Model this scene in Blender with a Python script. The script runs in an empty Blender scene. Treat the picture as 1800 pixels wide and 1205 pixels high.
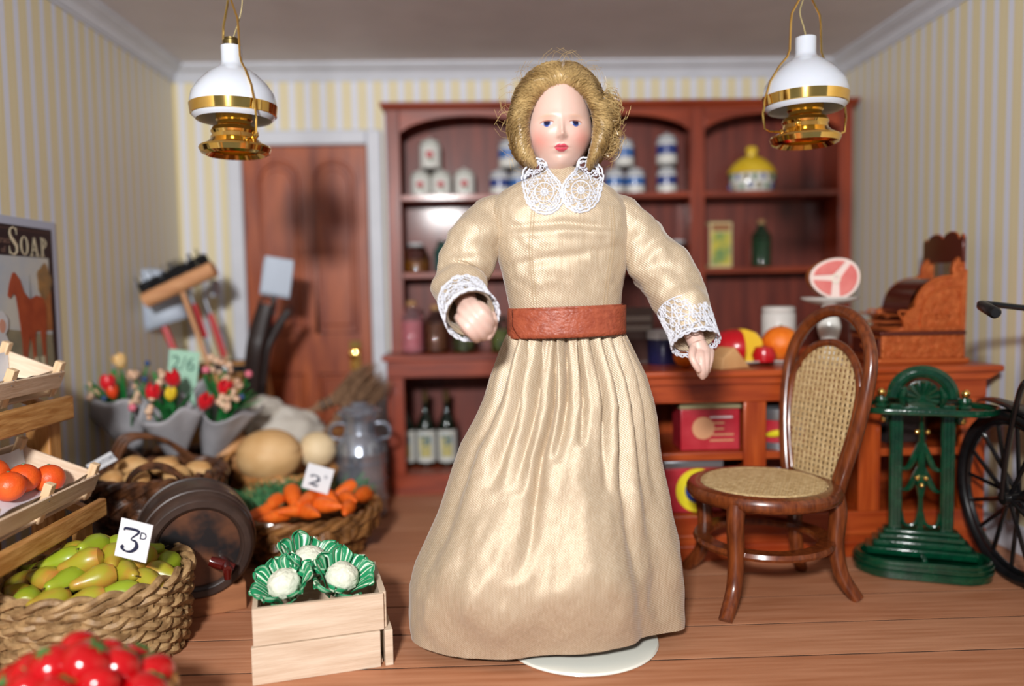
import bpy, math, random
import numpy as np
from mathutils import Vector, Matrix
from mathutils.bvhtree import BVHTree
from mathutils import noise as mn
PI = math.pi
sc = bpy.context.scene
COL = sc.collection

# ------------------------------------------------------------------ camera
F = 1373.0
CH = 1.2
PITCH = math.atan(91 / F); YAW = math.radians(-1.75); ROLL = math.radians(-1.0)
RM = Matrix.Rotation(YAW, 3, 'Z') @ Matrix.Rotation(PI / 2 - PITCH, 3, 'X') @ Matrix.Rotation(ROLL, 3, 'Z')
cam_d = bpy.data.cameras.new('camera')
cam_d.sensor_width = 36; cam_d.lens = F / 1800 * 36
cam = bpy.data.objects.new('camera', cam_d); COL.objects.link(cam)
cam.matrix_world = Matrix.Translation((0, 0, CH)) @ RM.to_4x4()
cam_d.clip_start = 0.01; cam_d.clip_end = 50
cam_d.dof.use_dof = True; cam_d.dof.focus_distance = 2.66; cam_d.dof.aperture_fstop = 0.50
sc.camera = cam
# ------------------------------------------------------------------ world and lights
w = bpy.data.worlds.new('world'); sc.world = w; w.use_nodes = True
bg = w.node_tree.nodes['Background']
bg.inputs[0].default_value = (0.80, 0.88, 1.0, 1); bg.inputs[1].default_value = 0.23
def area(name, loc, target, size, power, color):
    d = bpy.data.lights.new(name, 'AREA'); d.shape = 'RECTANGLE'; d.size = size[0]; d.size_y = size[1]
    d.energy = power; d.color = color
    o = bpy.data.objects.new(name, d); COL.objects.link(o); o.location = loc
    o.rotation_euler = (Vector(target) - Vector(loc)).to_track_quat('-Z', 'Y').to_euler()
    return o
area('camera_flash', (-0.62, -1.5, 2.38), (0.1, 4.6, 1.0), (0.45, 0.28), 300, (1.0, 0.99, 0.985))
sc.view_settings.view_transform = 'Standard'; sc.view_settings.look = 'None'
sc.view_settings.exposure = 0.0; sc.view_settings.gamma = 1.0; sc.view_settings.use_curve_mapping = False

def ray(px, py): return RM @ Vector(((px - 900) / F, -(py - 602.5) / F, -1))
def at(px, py, Y):
    d = ray(px, py); return Vector((0, 0, CH)) + d * (Y / d.y)
def fz(px, py, Z=0.0):
    d = ray(px, py); return Vector((0, 0, CH)) + d * ((Z - CH) / d.z)
def atx(px, py, X):
    d = ray(px, py); return Vector((0, 0, CH)) + d * (X / d.x)

# ------------------------------------------------------------------ materials
def lin(c):
    r = []
    for v in c[:3]:
        v = v / 255.0
        r.append(v / 12.92 if v <= 0.04045 else ((v + 0.055) / 1.055) ** 2.4)
    return (*r, 1.0)
MATS = {}
def M(name, col, rough=.5, metal=0, col2=None, scale=8, stretch=(1, 1, 1), bump=0, bscale=None, bstretch=None,
      spec=.5, coat=0, trans=0, sheen=0, aniso=0, detail=4, lo=.35, hi=.65, sss=0, ior=1.45, alpha=1, bdist=.01):
    m = bpy.data.materials.new(name); m.use_nodes = True; nt = m.node_tree; N = nt.nodes; L = nt.links
    b = N['Principled BSDF']
    b.inputs['Base Color'].default_value = lin(col); b.inputs['Roughness'].default_value = rough
    b.inputs['Metallic'].default_value = metal; b.inputs['Specular IOR Level'].default_value = spec
    b.inputs['Coat Weight'].default_value = coat; b.inputs['Coat Roughness'].default_value = .12
    b.inputs['Transmission Weight'].default_value = trans; b.inputs['IOR'].default_value = ior
    b.inputs['Sheen Weight'].default_value = sheen; b.inputs['Anisotropic'].default_value = aniso
    b.inputs['Alpha'].default_value = alpha
    if sss: b.inputs['Subsurface Weight'].default_value = sss; b.inputs['Subsurface Scale'].default_value = .02; b.inputs['Subsurface Radius'].default_value = (1, .5, .3)
    tc = N.new('ShaderNodeTexCoord')
    def noise(sc_, st, det):
        mp = N.new('ShaderNodeMapping'); mp.inputs['Scale'].default_value = st; L.new(tc.outputs['Object'], mp.inputs[0])
        n = N.new('ShaderNodeTexNoise'); n.inputs['Scale'].default_value = sc_; n.inputs['Detail'].default_value = det
        L.new(mp.outputs[0], n.inputs['Vector']); return n
    if col2 is not None:
        n = noise(scale, stretch, detail)
        r = N.new('ShaderNodeValToRGB'); r.color_ramp.elements[0].position = lo; r.color_ramp.elements[1].position = hi
        r.color_ramp.elements[0].color = lin(col); r.color_ramp.elements[1].color = lin(col2)
        L.new(n.outputs['Fac'], r.inputs[0]); L.new(r.outputs[0], b.inputs['Base Color'])
    if bump:
        n2 = noise(bscale or scale, bstretch or stretch, 3)
        bp = N.new('ShaderNodeBump'); bp.inputs['Strength'].default_value = bump; bp.inputs['Distance'].default_value = bdist
        L.new(n2.outputs['Fac'], bp.inputs['Height']); L.new(bp.outputs[0], b.inputs['Normal'])
    MATS[name] = m; return m

def math_node(nt, op, a, b=None):
    n = nt.nodes.new('ShaderNodeMath'); n.operation = op
    for i, v in enumerate((a, b)):
        if v is None: continue
        if isinstance(v, (int, float)): n.inputs[i].default_value = v
        else: nt.links.new(v, n.inputs[i])
    return n.outputs[0]
def wallpaper(name, axis):
    m = bpy.data.materials.new(name); m.use_nodes = True; nt = m.node_tree; b = nt.nodes['Principled BSDF']
    g = nt.nodes.new('ShaderNodeNewGeometry'); s = nt.nodes.new('ShaderNodeSeparateXYZ'); nt.links.new(g.outputs['Position'], s.inputs[0])
    t = math_node(nt, 'FRACT', math_node(nt, 'MULTIPLY', math_node(nt, 'ADD', s.outputs[axis], 10.03), 10.0))
    d = math_node(nt, 'ABSOLUTE', math_node(nt, 'SUBTRACT', t, .5))
    r = nt.nodes.new('ShaderNodeValToRGB'); e = r.color_ramp.elements
    e[0].position = .0; e[0].color = lin((218, 206, 168)); e[1].position = .285; e[1].color = lin((216, 203, 164))
    k = e.new(.31); k.color = lin((214, 212, 206)); k = e.new(.36); k.color = lin((212, 215, 228))
    nt.links.new(d, r.inputs[0]); nt.links.new(r.outputs[0], b.inputs['Base Color'])
    b.inputs['Roughness'].default_value = .55
    n = nt.nodes.new('ShaderNodeTexNoise'); n.inputs['Scale'].default_value = 180; nt.links.new(g.outputs['Position'], n.inputs[0])
    bp = nt.nodes.new('ShaderNodeBump'); bp.inputs['Strength'].default_value = .12; bp.inputs['Distance'].default_value = .003
    nt.links.new(n.outputs[0], bp.inputs['Height']); nt.links.new(bp.outputs[0], b.inputs['Normal'])
    return m
wp_side = wallpaper('striped_wallpaper_side', 1); wp_back = wallpaper('striped_wallpaper_back', 0)
white_paint = M('white_paint', (206, 209, 217), .45, col2=(200, 203, 211), scale=6)
ceil_m = M('ceiling_paint', (226, 222, 224), .7, col2=(218, 214, 216), scale=3, bump=.05, bscale=60)
floor_m = M('floor_wood', (164, 104, 70), .52, col2=(190, 132, 98), scale=7, stretch=(.35, 6, 6), bump=.06, bscale=30, detail=6, lo=.3, hi=.7)
floor_m2 = M('floor_wood_lighter', (170, 112, 78), .52, col2=(196, 140, 106), scale=8, stretch=(.3, 7, 7), bump=.06, bscale=30, detail=6, lo=.3, hi=.7)
dark_gap = M('floor_gap', (20, 12, 9), .9)
mahog = M('mahogany', (104, 34, 13), .42, col2=(144, 54, 22), scale=5, stretch=(5, 5, .5), coat=.18, detail=6)
mahog_h = M('mahogany_horizontal', (110, 36, 13), .4, col2=(150, 58, 23), scale=5, stretch=(.5, 5, 5), coat=.2, bump=.03, detail=6)
cnt_m = M('counter_wood', (138, 48, 13), .36, col2=(178, 78, 28), scale=5, stretch=(5, 5, .5), coat=.25, detail=6)
cnt_h = M('counter_wood_horizontal', (136, 46, 13), .36, col2=(172, 74, 28), scale=5, stretch=(.5, 5, 5), coat=.25, detail=6)
door_m = M('door_wood', (126, 50, 18), .42, col2=(168, 82, 36), scale=4, stretch=(4, 4, .6), coat=.2, detail=6)
chair_m = M('chair_wood', (86, 37, 14), .3, col2=(122, 60, 25), scale=16, stretch=(4, 4, .7), coat=.5, detail=6)
oak = M('oak_wood', (168, 112, 54), .5, col2=(206, 154, 92), scale=14, stretch=(5, .6, 5), bump=.2, bscale=26, detail=6)
oak_v = M('oak_wood_upright', (168, 112, 54), .5, col2=(204, 150, 88), scale=14, stretch=(5, 5, .6), bump=.2, bscale=26, detail=6)
pale = M('pale_crate_wood', (206, 176, 146), .65, col2=(228, 204, 178), scale=9, stretch=(.6, .6, 6), bump=.15, bscale=30, detail=6)
pale_v = M('pale_post_wood', (214, 178, 136), .65, col2=(232, 202, 164), scale=9, stretch=(6, 6, .6), bump=.1)
balsa = M('balsa_wood', (196, 170, 144), .7, col2=(216, 194, 170), scale=7, stretch=(.5, .5, 7), bump=.2, bscale=40, detail=6)
gold = M('polished_brass', (250, 208, 122), .1, 1, col2=(244, 198, 104), scale=20)
brass_d = M('antique_brass', (120, 104, 66), .35, 1)
opal = M('opal_glass', (204, 210, 220), .1, spec=.6, coat=.6, sss=.15)
black_m = M('black_enamel', (12, 12, 13), .2, coat=.3, col2=(18, 18, 20), scale=9)
tyre_m = M('black_tyre', (14, 14, 15), .35, col2=(24, 24, 26), scale=30)
green_m = M('green_enamel', (2, 48, 30), .16, coat=.7, col2=(5, 64, 40), scale=24, bump=.15, bscale=70)
wick_d = M('dark_wicker', (52, 30, 18), .4, col2=(104, 64, 38), scale=22, bump=.2, bscale=60, coat=.2)
wick_m = M('brown_wicker', (84, 52, 24), .4, col2=(150, 102, 56), scale=18, bump=.2, bscale=60, coat=.2)
wick_t = M('tan_rope', (122, 92, 58), .55, col2=(176, 142, 98), scale=24, bump=.3, bscale=70)
wick_l = M('light_wicker', (164, 108, 56), .45, col2=(196, 140, 84), scale=20, bump=.2, bscale=60)
barrel_m = M('dark_barrel_wood', (46, 33, 28), .42, col2=(66, 48, 40), scale=8, stretch=(1, 1, 3), coat=.08)
barrel_end = M('barrel_head_wood', (26, 24, 26), .4, col2=(118, 72, 46), scale=4.5, stretch=(1, 1, 1), coat=.1, lo=.42, hi=.62)
tap_m = M('dark_red_tap', (78, 16, 12), .15, coat=.7)
paper = M('white_card', (226, 226, 228), .6, col2=(218, 218, 222), scale=10)
mint = M('mint_card', (168, 208, 184), .6, col2=(158, 200, 176), scale=10)
ink = M('dark_ink', (30, 34, 60), .6)
tissue = M('grey_tissue', (164, 162, 166), .4, col2=(184, 182, 186), scale=8, bump=.2, bscale=14, alpha=.9)
liner = M('white_liner', (214, 216, 222), .5, bump=.3, bscale=16)
steel = M('steel', (190, 196, 204), .22, 1, col2=(160, 166, 176), scale=10)
steel_b = M('satin_steel_blade', (176, 186, 200), .6, .1, col2=(180, 190, 204), scale=8)
churn_m = M('churn_metal', (186, 192, 204), .2, .75, col2=(150, 158, 172), scale=6)
red_h = M('red_handle', (190, 14, 22), .3, coat=.4)
broom_w = M('broom_wood', (206, 152, 108), .55, col2=(190, 134, 92), scale=8, stretch=(.6, 5, 5))
bristle = M('black_bristle', (16, 14, 16), .6)
leather_d = M('dark_leather', (38, 26, 24), .35, coat=.2)
silk = None

# ------------------------------------------------------------------ mesh builder
class MB:
    def __init__(s): s.v = []; s.f = []
    def add(s, vs, fs):
        n = len(s.v); s.v += [tuple(v) for v in vs]; s.f += [tuple(i + n for i in f) for f in fs]; return s
    def box(s, c, d, R=None):
        x, y, z = d[0] / 2, d[1] / 2, d[2] / 2
        vs = [Vector(p) for p in ((-x, -y, -z), (x, -y, -z), (x, y, -z), (-x, y, -z), (-x, -y, z), (x, -y, z), (x, y, z), (-x, y, z))]
        if R is not None: vs = [R @ v for v in vs]
        c = Vector(c)
        return s.add([v + c for v in vs], [(0, 3, 2, 1), (4, 5, 6, 7), (0, 1, 5, 4), (1, 2, 6, 5), (2, 3, 7, 6), (3, 0, 4, 7)])
    def b2(s, a, b):
        return s.box([(a[i] + b[i]) / 2 for i in range(3)], [abs(b[i] - a[i]) for i in range(3)])
    def grid(s, P, cu=False, cv=False):
        nu, nv = len(P), len(P[0]); n = len(s.v)
        for r in P: s.v += [tuple(p) for p in r]
        for i in range(nu if cu else nu - 1):
            for j in range(nv if cv else nv - 1):
                a = n + i * nv + j; b = n + ((i + 1) % nu) * nv + j
                c = n + ((i + 1) % nu) * nv + (j + 1) % nv; d = n + i * nv + (j + 1) % nv
                s.f.append((a, d, c, b))
        return s
    def tube(s, path, r, n=8, closed=False, cap=True, flat=1.0, up=None, ph=0.0):
        path = [Vector(p) for p in path]; k = len(path)
        rs = r if isinstance(r, (list, tuple, np.ndarray)) else [r] * k
        rows = []; prev = Vector(up) if up is not None else None
        for i, p in enumerate(path):
            if closed: t = path[(i + 1) % k] - path[i - 1]
            else: t = path[min(i + 1, k - 1)] - path[max(i - 1, 0)]
            if t.length < 1e-9: t = Vector((0, 0, 1))
            t.normalize()
            if prev is None:
                prev = Vector((0, 0, 1)) if abs(t.z) < .9 else Vector((1, 0, 0))
            u = prev - t * prev.dot(t)
            if u.length < 1e-6: u = t.orthogonal()
            u.normalize(); w_ = t.cross(u)
            if up is None: prev = u
            rows.append([p + (u * math.cos(2 * PI * j / n + ph) * flat + w_ * math.sin(2 * PI * j / n + ph)) * rs[i] for j in range(n)])
        b = len(s.v); s.grid(rows, cu=closed, cv=True)
        if not closed and cap:
            s.f.append(tuple(b + j for j in range(n))); e = b + (k - 1) * n
            s.f.append(tuple(e + j for j in reversed(range(n))))
        return s
    def lathe(s, prof, n=32, c=(0, 0, 0), R=None, sx=1, sy=1, cap=False):
        c = Vector(c); rows = []
        for (r, z) in prof:
            row = []
            for j in range(n):
                a = 2 * PI * j / n; v = Vector((r * math.cos(a) * sx, r * math.sin(a) * sy, z))
                if R is not None: v = R @ v
                row.append(v + c)
            rows.append(row)
        b = len(s.v); s.grid(rows, cv=True)
        if cap and prof[0][0] > 1e-6: s.f.append(tuple(b + j for j in range(n)))
        if cap and prof[-1][0] > 1e-6:
            e = b + (len(prof) - 1) * n; s.f.append(tuple(e + j for j in reversed(range(n))))
        return s
    def ball(s, c, r, n=16, m=10, R=None, fn=None):
        if not isinstance(r, (tuple, list)): r = (r, r, r)
        c = Vector(c); rows = []
        for i in range(m + 1):
            ph = -PI / 2 + PI * i / m; row = []
            for j in range(n):
                a = 2 * PI * j / n; d = Vector((math.cos(ph) * math.cos(a), math.cos(ph) * math.sin(a), math.sin(ph)))
                v = Vector((d.x * r[0], d.y * r[1], d.z * r[2]))
                if fn: v = fn(d, v)
                if R is not None: v = R @ v
                row.append(v + c)
            rows.append(row)
        return s.grid(rows, cv=True)
    def prism(s, poly, a, b, fr):
        """poly 2d points; fr(x,y,depth)->3d; extruded from a to b"""
        n = len(poly)
        vs = [fr(x, y, a) for x, y in poly] + [fr(x, y, b) for x, y in poly]
        return s.add(vs, [tuple(range(n)), tuple(range(2 * n - 1, n - 1, -1))] + [(i, (i + 1) % n + 0, (i + 1) % n + n, i + n) for i in range(n)])
    def build(s, name, mat, parent=None, origin=(0, 0, 0), bevel=0, smooth=True, ang=42, stuff=False, sub=0, local=False):
        me = bpy.data.meshes.new(name); o3 = Vector(origin)
        me.from_pydata([tuple(Vector(v) - o3) for v in s.v], [], s.f)
        me.validate(); me.update()
        import bmesh
        bm = bmesh.new(); bm.from_mesh(me); bmesh.ops.remove_doubles(bm, verts=bm.verts, dist=1e-6)
        bmesh.ops.recalc_face_normals(bm, faces=bm.faces); bm.to_mesh(me); bm.free()
        if smooth:
            me.polygons.foreach_set('use_smooth', [True] * len(me.polygons)); me.set_sharp_from_angle(angle=math.radians(ang))
        if mat: me.materials.append(mat)
        o = bpy.data.objects.new(name, me); COL.objects.link(o)
        if parent is not None: o.parent = parent
        if origin != (0, 0, 0) and (parent is None or local): o.location = origin
        if bevel:
            m = o.modifiers.new('bevel', 'BEVEL'); m.width = bevel; m.segments = 2; m.limit_method = 'ANGLE'
        if sub:
            m = o.modifiers.new('sub', 'SUBSURF'); m.levels = sub; m.render_levels = sub
        if stuff: o['kind'] = 'stuff'
        return o
def tag(o, label, cat, group=None):
    o['label'] = label; o['category'] = cat
    if group: o['group'] = group
    return o
def thing(name, label, cat, loc=(0, 0, 0), rz=0, group=None, rot=None):
    o = bpy.data.objects.new(name, None); COL.objects.link(o); o.location = loc
    o.rotation_euler = rot if rot else (0, 0, rz); o.empty_display_size = .05
    return tag(o, label, cat, group)
def struct(o): o['kind'] = 'structure'; return o
def mesh_thing(mb, name, mat, label, cat, loc=(0, 0, 0), rot=(0, 0, 0), group=None, **k):
    o = mb.build(name, mat, **k); o.location = loc; o.rotation_euler = rot; return tag(o, label, cat, group)
def copy_tree(o, parent=None):
    c = o.copy(); COL.objects.link(c)
    if parent is not None: c.parent = parent
    for ch in list(o.children): copy_tree(ch, c)
    return c
def circ(r, n, c=(0, 0, 0), a0=0, a1=2 * PI, ax='z', end=False):
    out = []
    for i in range(n + (1 if end else 0)):
        a = a0 + (a1 - a0) * i / n; x, y = r * math.cos(a), r * math.sin(a)
        p = {'z': (x, y, 0), 'y': (x, 0, y), 'x': (0, x, y)}[ax]
        out.append(Vector(p) + Vector(c))
    return out
def smoothpath(pts, n=8):
    """Catmull-Rom through points"""
    P = [Vector(p) for p in pts]; out = []
    for i in range(len(P) - 1):
        p0 = P[max(i - 1, 0)]; p1 = P[i]; p2 = P[i + 1]; p3 = P[min(i + 2, len(P) - 1)]
        for k in range(n):
            t = k / n
            out.append(.5 * ((2 * p1) + (p2 - p0) * t + (2 * p0 - 5 * p1 + 4 * p2 - p3) * t * t + (3 * p1 - p0 - 3 * p2 + p3) * t ** 3))
    out.append(P[-1]); return out
def text(name, body, size, mat, parent, loc, rot=(PI / 2, 0, 0), sx=1.0, align='CENTER', depth=.0006, bold=0.0):
    cu = bpy.data.curves.new(name, 'FONT'); cu.body = body; cu.size = size; cu.align_x = align; cu.align_y = 'CENTER'
    cu.extrude = depth; cu.offset = bold; cu.resolution_u = 6
    t = bpy.data.objects.new(name, cu); COL.objects.link(t)
    dg = bpy.context.evaluated_depsgraph_get(); me = bpy.data.meshes.new_from_object(t.evaluated_get(dg))
    bpy.data.objects.remove(t); me.materials.clear(); me.materials.append(mat)
    o = bpy.data.objects.new(name, me); COL.objects.link(o); o.parent = parent; o.location = loc; o.rotation_euler = rot; o.scale = (sx, 1, 1)
    return o

# ------------------------------------------------------------------ the room
XL, XR, YB, YF, ZC = -1.98, 2.34, 5.15, 1.25, 2.66
struct(MB().b2((XL - .06, YF, -.06), (XL, YB + .06, ZC + .06)).build('wall_left', wp_side))
struct(MB().b2((XR, YF, -.06), (XR + .06, YB + .06, ZC + .06)).build('wall_right', wp_side))
struct(MB().b2((XL, YB, -.06), (XR, YB + .06, ZC + .06)).build('wall_back', wp_back))
struct(MB().b2((XL, YF, ZC), (XR, YB, ZC + .06)).build('ceiling', ceil_m))
fl = struct(MB().b2((XL, YF - .2, -.06), (XR, YB, -.0022)).build('floor', dark_gap))
random.seed(3)
y = 2.4435 - .2455 * 6; k = 0
while y < YB:
    y1 = min(y + .2455, YB)
    MB().b2((XL, max(y, YF - .2) + .0052, -.0022), (XR, y1 - .0052, 0)).build('floor_plank', floor_m if k % 3 else floor_m2, fl)
    y += .2455; k += 1
# cornice: moulded profile (distance from wall, drop from ceiling)
prof = [(0, .0), (.1, 0), (.1, -.014), (.088, -.018), (.082, -.026), (.06, -.034), (.038, -.05), (.026, -.07), (.022, -.082), (.012, -.084), (.012, -.098), (0, -.098)]
def cornice(name, fr, a, b):
    m = MB(); rows = [[fr(d, z, t) for d, z in prof] for t in (a, b)]
    m.grid(rows, cv=True); n = len(prof); m.f.append(tuple(range(n))); m.f.append(tuple(range(2 * n - 1, n - 1, -1)))
    struct(m.build(name, white_paint, ang=20))
cornice('trim_1', lambda d, z, t: (XL + d, t, ZC + z), YF, YB)
cornice('trim_2', lambda d, z, t: (XR - d, t, ZC + z), YF, YB)
cornice('trim_3', lambda d, z, t: (t, YB - d, ZC + z), XL, XR)
struct(MB().b2((XL, YF, 0), (XL + .02, YB, .13)).build('baseboard_left', white_paint, bevel=.006))
struct(MB().b2((XR - .02, YF, 0), (XR, YB, .13)).build('baseboard_right', white_paint, bevel=.006))
struct(MB().b2((XL, YB - .02, 0), (-1.68, YB, .13)).build('baseboard_back', white_paint, bevel=.006))

# door_1
DX0, DX1, DZ = -1.55, -.76, 2.15
door = struct(MB().b2((DX0, YB - .035, .01), (DX1, YB - .004, DZ)).build('door_1', door_m, bevel=.004))
fr_ = MB()
for a, b in (((DX0 - .1, YB - .05, 0), (DX0 - .005, YB, DZ + .1)), ((DX1 + .005, YB - .05, 0), (DX1 + .1, YB, DZ + .1)), ((DX0 - .005, YB - .05, DZ + .005), (DX1 + .005, YB, DZ + .1))):
    fr_ = MB().b2(a, b); fr_.build('door_frame', white_paint, door, bevel=.012)
def door_panel(x0, x1, z0, z1, arch):
    pts = [(x0, z0), (x1, z0), (x1, z1 - (arch and (x1 - x0) / 2))]
    if arch:
        r = (x1 - x0) / 2
        pts += [((x0 + x1) / 2 + r * math.cos(a), z1 - r + r * math.sin(a)) for a in [PI * i / 14 for i in range(1, 14)]]
        pts += [(x0, z1 - r)]
    else: pts += [(x0, z1)]
    P = [Vector((px_, YB - .036, pz_)) for px_, pz_ in pts]
    m = MB(); m.tube(P, .014, 6, closed=True); m.build('panel_moulding', door_m, door)
    cx = (x0 + x1) / 2; cz = (z0 + z1) / 2
    q = [(cx + (a - cx) * .82, cz + (b - cz) * .91) for a, b in pts]
    MB().prism(q, YB - .05, YB - .034, lambda a, b, d: (a, d, b)).build('door_panel', door_m, door, bevel=.006)
door_panel(DX0 + .1, -1.205, .95, 2.05, True); door_panel(-1.105, DX1 - .09, .95, 2.05, True)
door_panel(DX0 + .1, -1.205, .2, .68, False); door_panel(-1.105, DX1 - .09, .2, .68, False)
pl = MB().box((-.865, YB - .045, .80), (.075, .012, .19)).build('door_plate', gold, door, bevel=.004)
MB().lathe([(.0, .0), (.012, 0), (.012, .03), (.03, .04), (.036, .06), (.026, .08), (0, .086)], 20, (-.865, YB - .05, .81), Matrix.Rotation(PI / 2, 3, 'X')).build('door_knob', gold, door)

# ------------------------------------------------------------------ hutch (shelf unit)
HX0, HX1 = -.60, 2.285; FYU = 4.85; FYB = 4.60; HZ = 2.35; WZ = .835
S1, S2 = 1.80, 1.325
hutch = thing('shelf_unit', 'tall red mahogany shop shelf unit with arched bays filling the back wall', 'shelf unit', (HX0, YB, 0))
def hb(name, a, b, mat=mahog, bevel=.004): return MB().b2(a, b).build(name, mat, hutch, origin=(HX0, YB, 0), bevel=bevel)
hb('back_panel', (HX0 + .01, YB - .03, 0), (HX1 - .01, YB - .005, HZ - .02), M('mahogany_back', (92, 34, 24), .5, col2=(122, 50, 34), scale=5, stretch=(5, 5, .5), coat=.12, detail=6))
divs = [.385, 1.312]
hb('side_panel', (HX0 + .004, FYU + .015, WZ), (HX0 + .07, YB - .03, HZ - .02)); hb('side_panel', (HX1 - .075, FYU + .015, WZ), (HX1 - .01, YB - .03, HZ - .02))
for d in divs: hb('divider', (d - .02, FYU + .015, WZ), (d + .02, YB - .03, HZ - .1))
for a, b in ((HX0, HX0 + .085), (divs[0] - .045, divs[0] + .045), (divs[1] - .045, divs[1] + .045), (HX1 - .085, HX1)):
    hb('stile', (a, FYU - .005, WZ), (b, FYU + .015, HZ - .02))
bays = [(HX0 + .085, divs[0] - .045), (divs[0] + .045, divs[1] - .045), (divs[1] + .045, HX1 - .085)]
for (a, b) in bays:
    for s_ in (S1, S2): hb('shelf', (a - .04, FYU + .016, s_ - .035), (b + .04, YB - .03, s_), mahog_h)
    # arched fascia
    c = (a + b) / 2; hw = (b - a) / 2; pts = [(b, HZ - .02), (a, HZ - .02)]
    for i in range(17):
        t = -1 + 2 * i / 16; pts.append((c + t * hw, 2.145 + .125 * math.sqrt(max(0, 1 - (t * .97) ** 2)) ** 1.1))
    MB().prism(pts, FYU - .004, FYU + .014, lambda x, z, d: (x, d, z)).build('arch', mahog_h, hutch, origin=(HX0, YB, 0), bevel=.003)
hb('top_board', (HX0 - .03, FYU - .04, HZ - .02), (HX1 + .03, YB - .005, HZ), mahog_h)
MB().tube([(HX0 - .02, FYU - .012, HZ - .03), (HX1 + .02, FYU - .012, HZ - .03)], .012, 8).build('moulding', mahog_h, hutch, origin=(HX0, YB, 0))
hb('worktop', (HX0 - .025, FYB - .02, WZ - .035), (HX1 + .03, YB - .03, WZ), mahog_h)
hb('top_rail', (HX0, FYB, .70), (HX1, FYB + .02, WZ - .035), mahog_h)
hb('bottom_rail', (HX0, FYB, 0), (HX1, FYB + .02, .125), mahog_h)
hb('bottom_board', (HX0 + .02, FYB + .02, .1), (HX1 - .02, YB - .03, .125), mahog_h)
for a, b in ((HX0, HX0 + .1), (divs[0] - .05, divs[0] + .05), (divs[1] - .05, divs[1] + .05), (HX1 - .1, HX1)):
    hb('stile', (a, FYB, .125), (b, FYB + .02, .70))
for a in (HX0 + .01, divs[0] - .02, divs[1] - .02, HX1 - .04): hb('side_panel', (a, FYB + .02, .0), (a + .03, YB - .03, WZ - .035))

# things on the shelves
china = M('white_china', (214, 214, 208), .2, coat=.4)
china_g = M('grey_white_china', (196, 198, 200), .25, coat=.4)
blue_d = M('blue_glaze', (58, 104, 168), .25, coat=.4); navy = M('navy_glaze', (44, 62, 128), .25, coat=.3)
rose_m = M('rose_print', (190, 84, 90), .4); leaf_p = M('green_print', (84, 120, 84), .5)
yel = M('yellow_glaze', (214, 176, 36), .25, coat=.4, col2=(224, 192, 60), scale=14)
def jar(px, Zs, Y, wpx, hpx, kind, label, group, drop=0):
    s = Y / F; x = at(px, 300, Y).x if Zs > 1.5 else at(px, 560, Y).x
    r = wpx * s / 2; h = hpx * s
    t = thing('storage_jar', label, 'jar', (x, Y, Zs + drop), 0, group)
    MB().lathe([(r * .86, 0), (r, h * .04), (r, h * .74), (r * .84, h * .82), (r * .8, h * .84)], 28).build('jar_body', china, t)
    MB().lathe([(r * .86, h * .84), (r * .9, h * .87), (r * .6, h * .93), (r * .2, h * .95), (r * .24, h * .985), (0, h)], 24).build('lid', china if kind == 'rose' else china_g, t)
    if kind == 'rose':
        MB().ball((0, -r * .97, h * .42), (r * .34, r * .1, h * .12), 12, 8).build('rose_motif', rose_m, t)
        MB().ball((r * .1, -r * .96, h * .26), (r * .16, r * .1, h * .08), 8, 6).build('leaf_motif', leaf_p, t)
        MB().tube(circ(r * 1.004, 28, (0, 0, h * .76)), .002, 4, closed=True).build('rim_band', leaf_p, t)
    else:
        MB().lathe([(r * 1.01, h * .3), (r * 1.012, h * .34), (r * 1.012, h * .56), (r * 1.01, h * .6)], 28).build('blue_band', blue_d if kind == 'blue' else navy, t)
        MB().tube(circ(r * 1.005, 28, (0, 0, h * .74)), .0035, 4, closed=True).build('rim_band', blue_d, t)
    return t
YJ = 4.98
jh = 47
jar(739, S1, YJ, 35, jh, 'rose', 'white rose-printed jar at the left end of the top shelf, under the stacked jar', 'white rose jars')
jar(775, S1, YJ, 35, jh, 'rose', 'white rose-printed jar, second from the left end of the top shelf', 'white rose jars')
jar(816, S1, YJ, 36, jh + 2, 'rose', 'white rose-printed jar standing alone, third from left on the top shelf', 'white rose jars')
jar(757, S1, YJ, 38, jh + 6, 'rose', 'white rose-printed jar stacked on top of two other rose jars', 'white rose jars', jh * YJ / F + .002)
jar(878, S1, YJ, 34, jh, 'navy', 'white and navy jar at the left foot of the stack beside the hair', 'blue banded jars in the left bay')
jar(913, S1, YJ, 34, jh, 'blue', 'blue banded jar half hidden behind the hair, foot of the left bay stack', 'blue banded jars in the left bay')
jar(895, S1, YJ, 36, jh + 4, 'blue', 'blue banded jar on top of the left bay stack beside the hair', 'blue banded jars in the left bay', jh * YJ / F + .002)
jar(1080, S1, YJ, 34, jh, 'blue', 'blue banded jar at the left foot of the middle bay pyramid', 'blue banded jars in the middle bay')
jar(1116, S1, YJ, 34, jh, 'blue', 'blue banded jar at the right foot of the middle bay pyramid', 'blue banded jars in the middle bay')
jar(1097, S1, YJ, 34, jh + 3, 'blue', 'blue banded jar crowning the middle bay pyramid', 'blue banded jars in the middle bay', jh * YJ / F + .002)
jar(1172, S1, YJ, 35, jh + 2, 'navy', 'lower white and navy jar of the pair stacked beside the divider', 'navy banded jars')
jar(1172, S1, YJ, 36, jh + 8, 'navy', 'upper white and navy jar of the pair stacked beside the divider', 'navy banded jars', (jh + 2) * YJ / F + .002)
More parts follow.
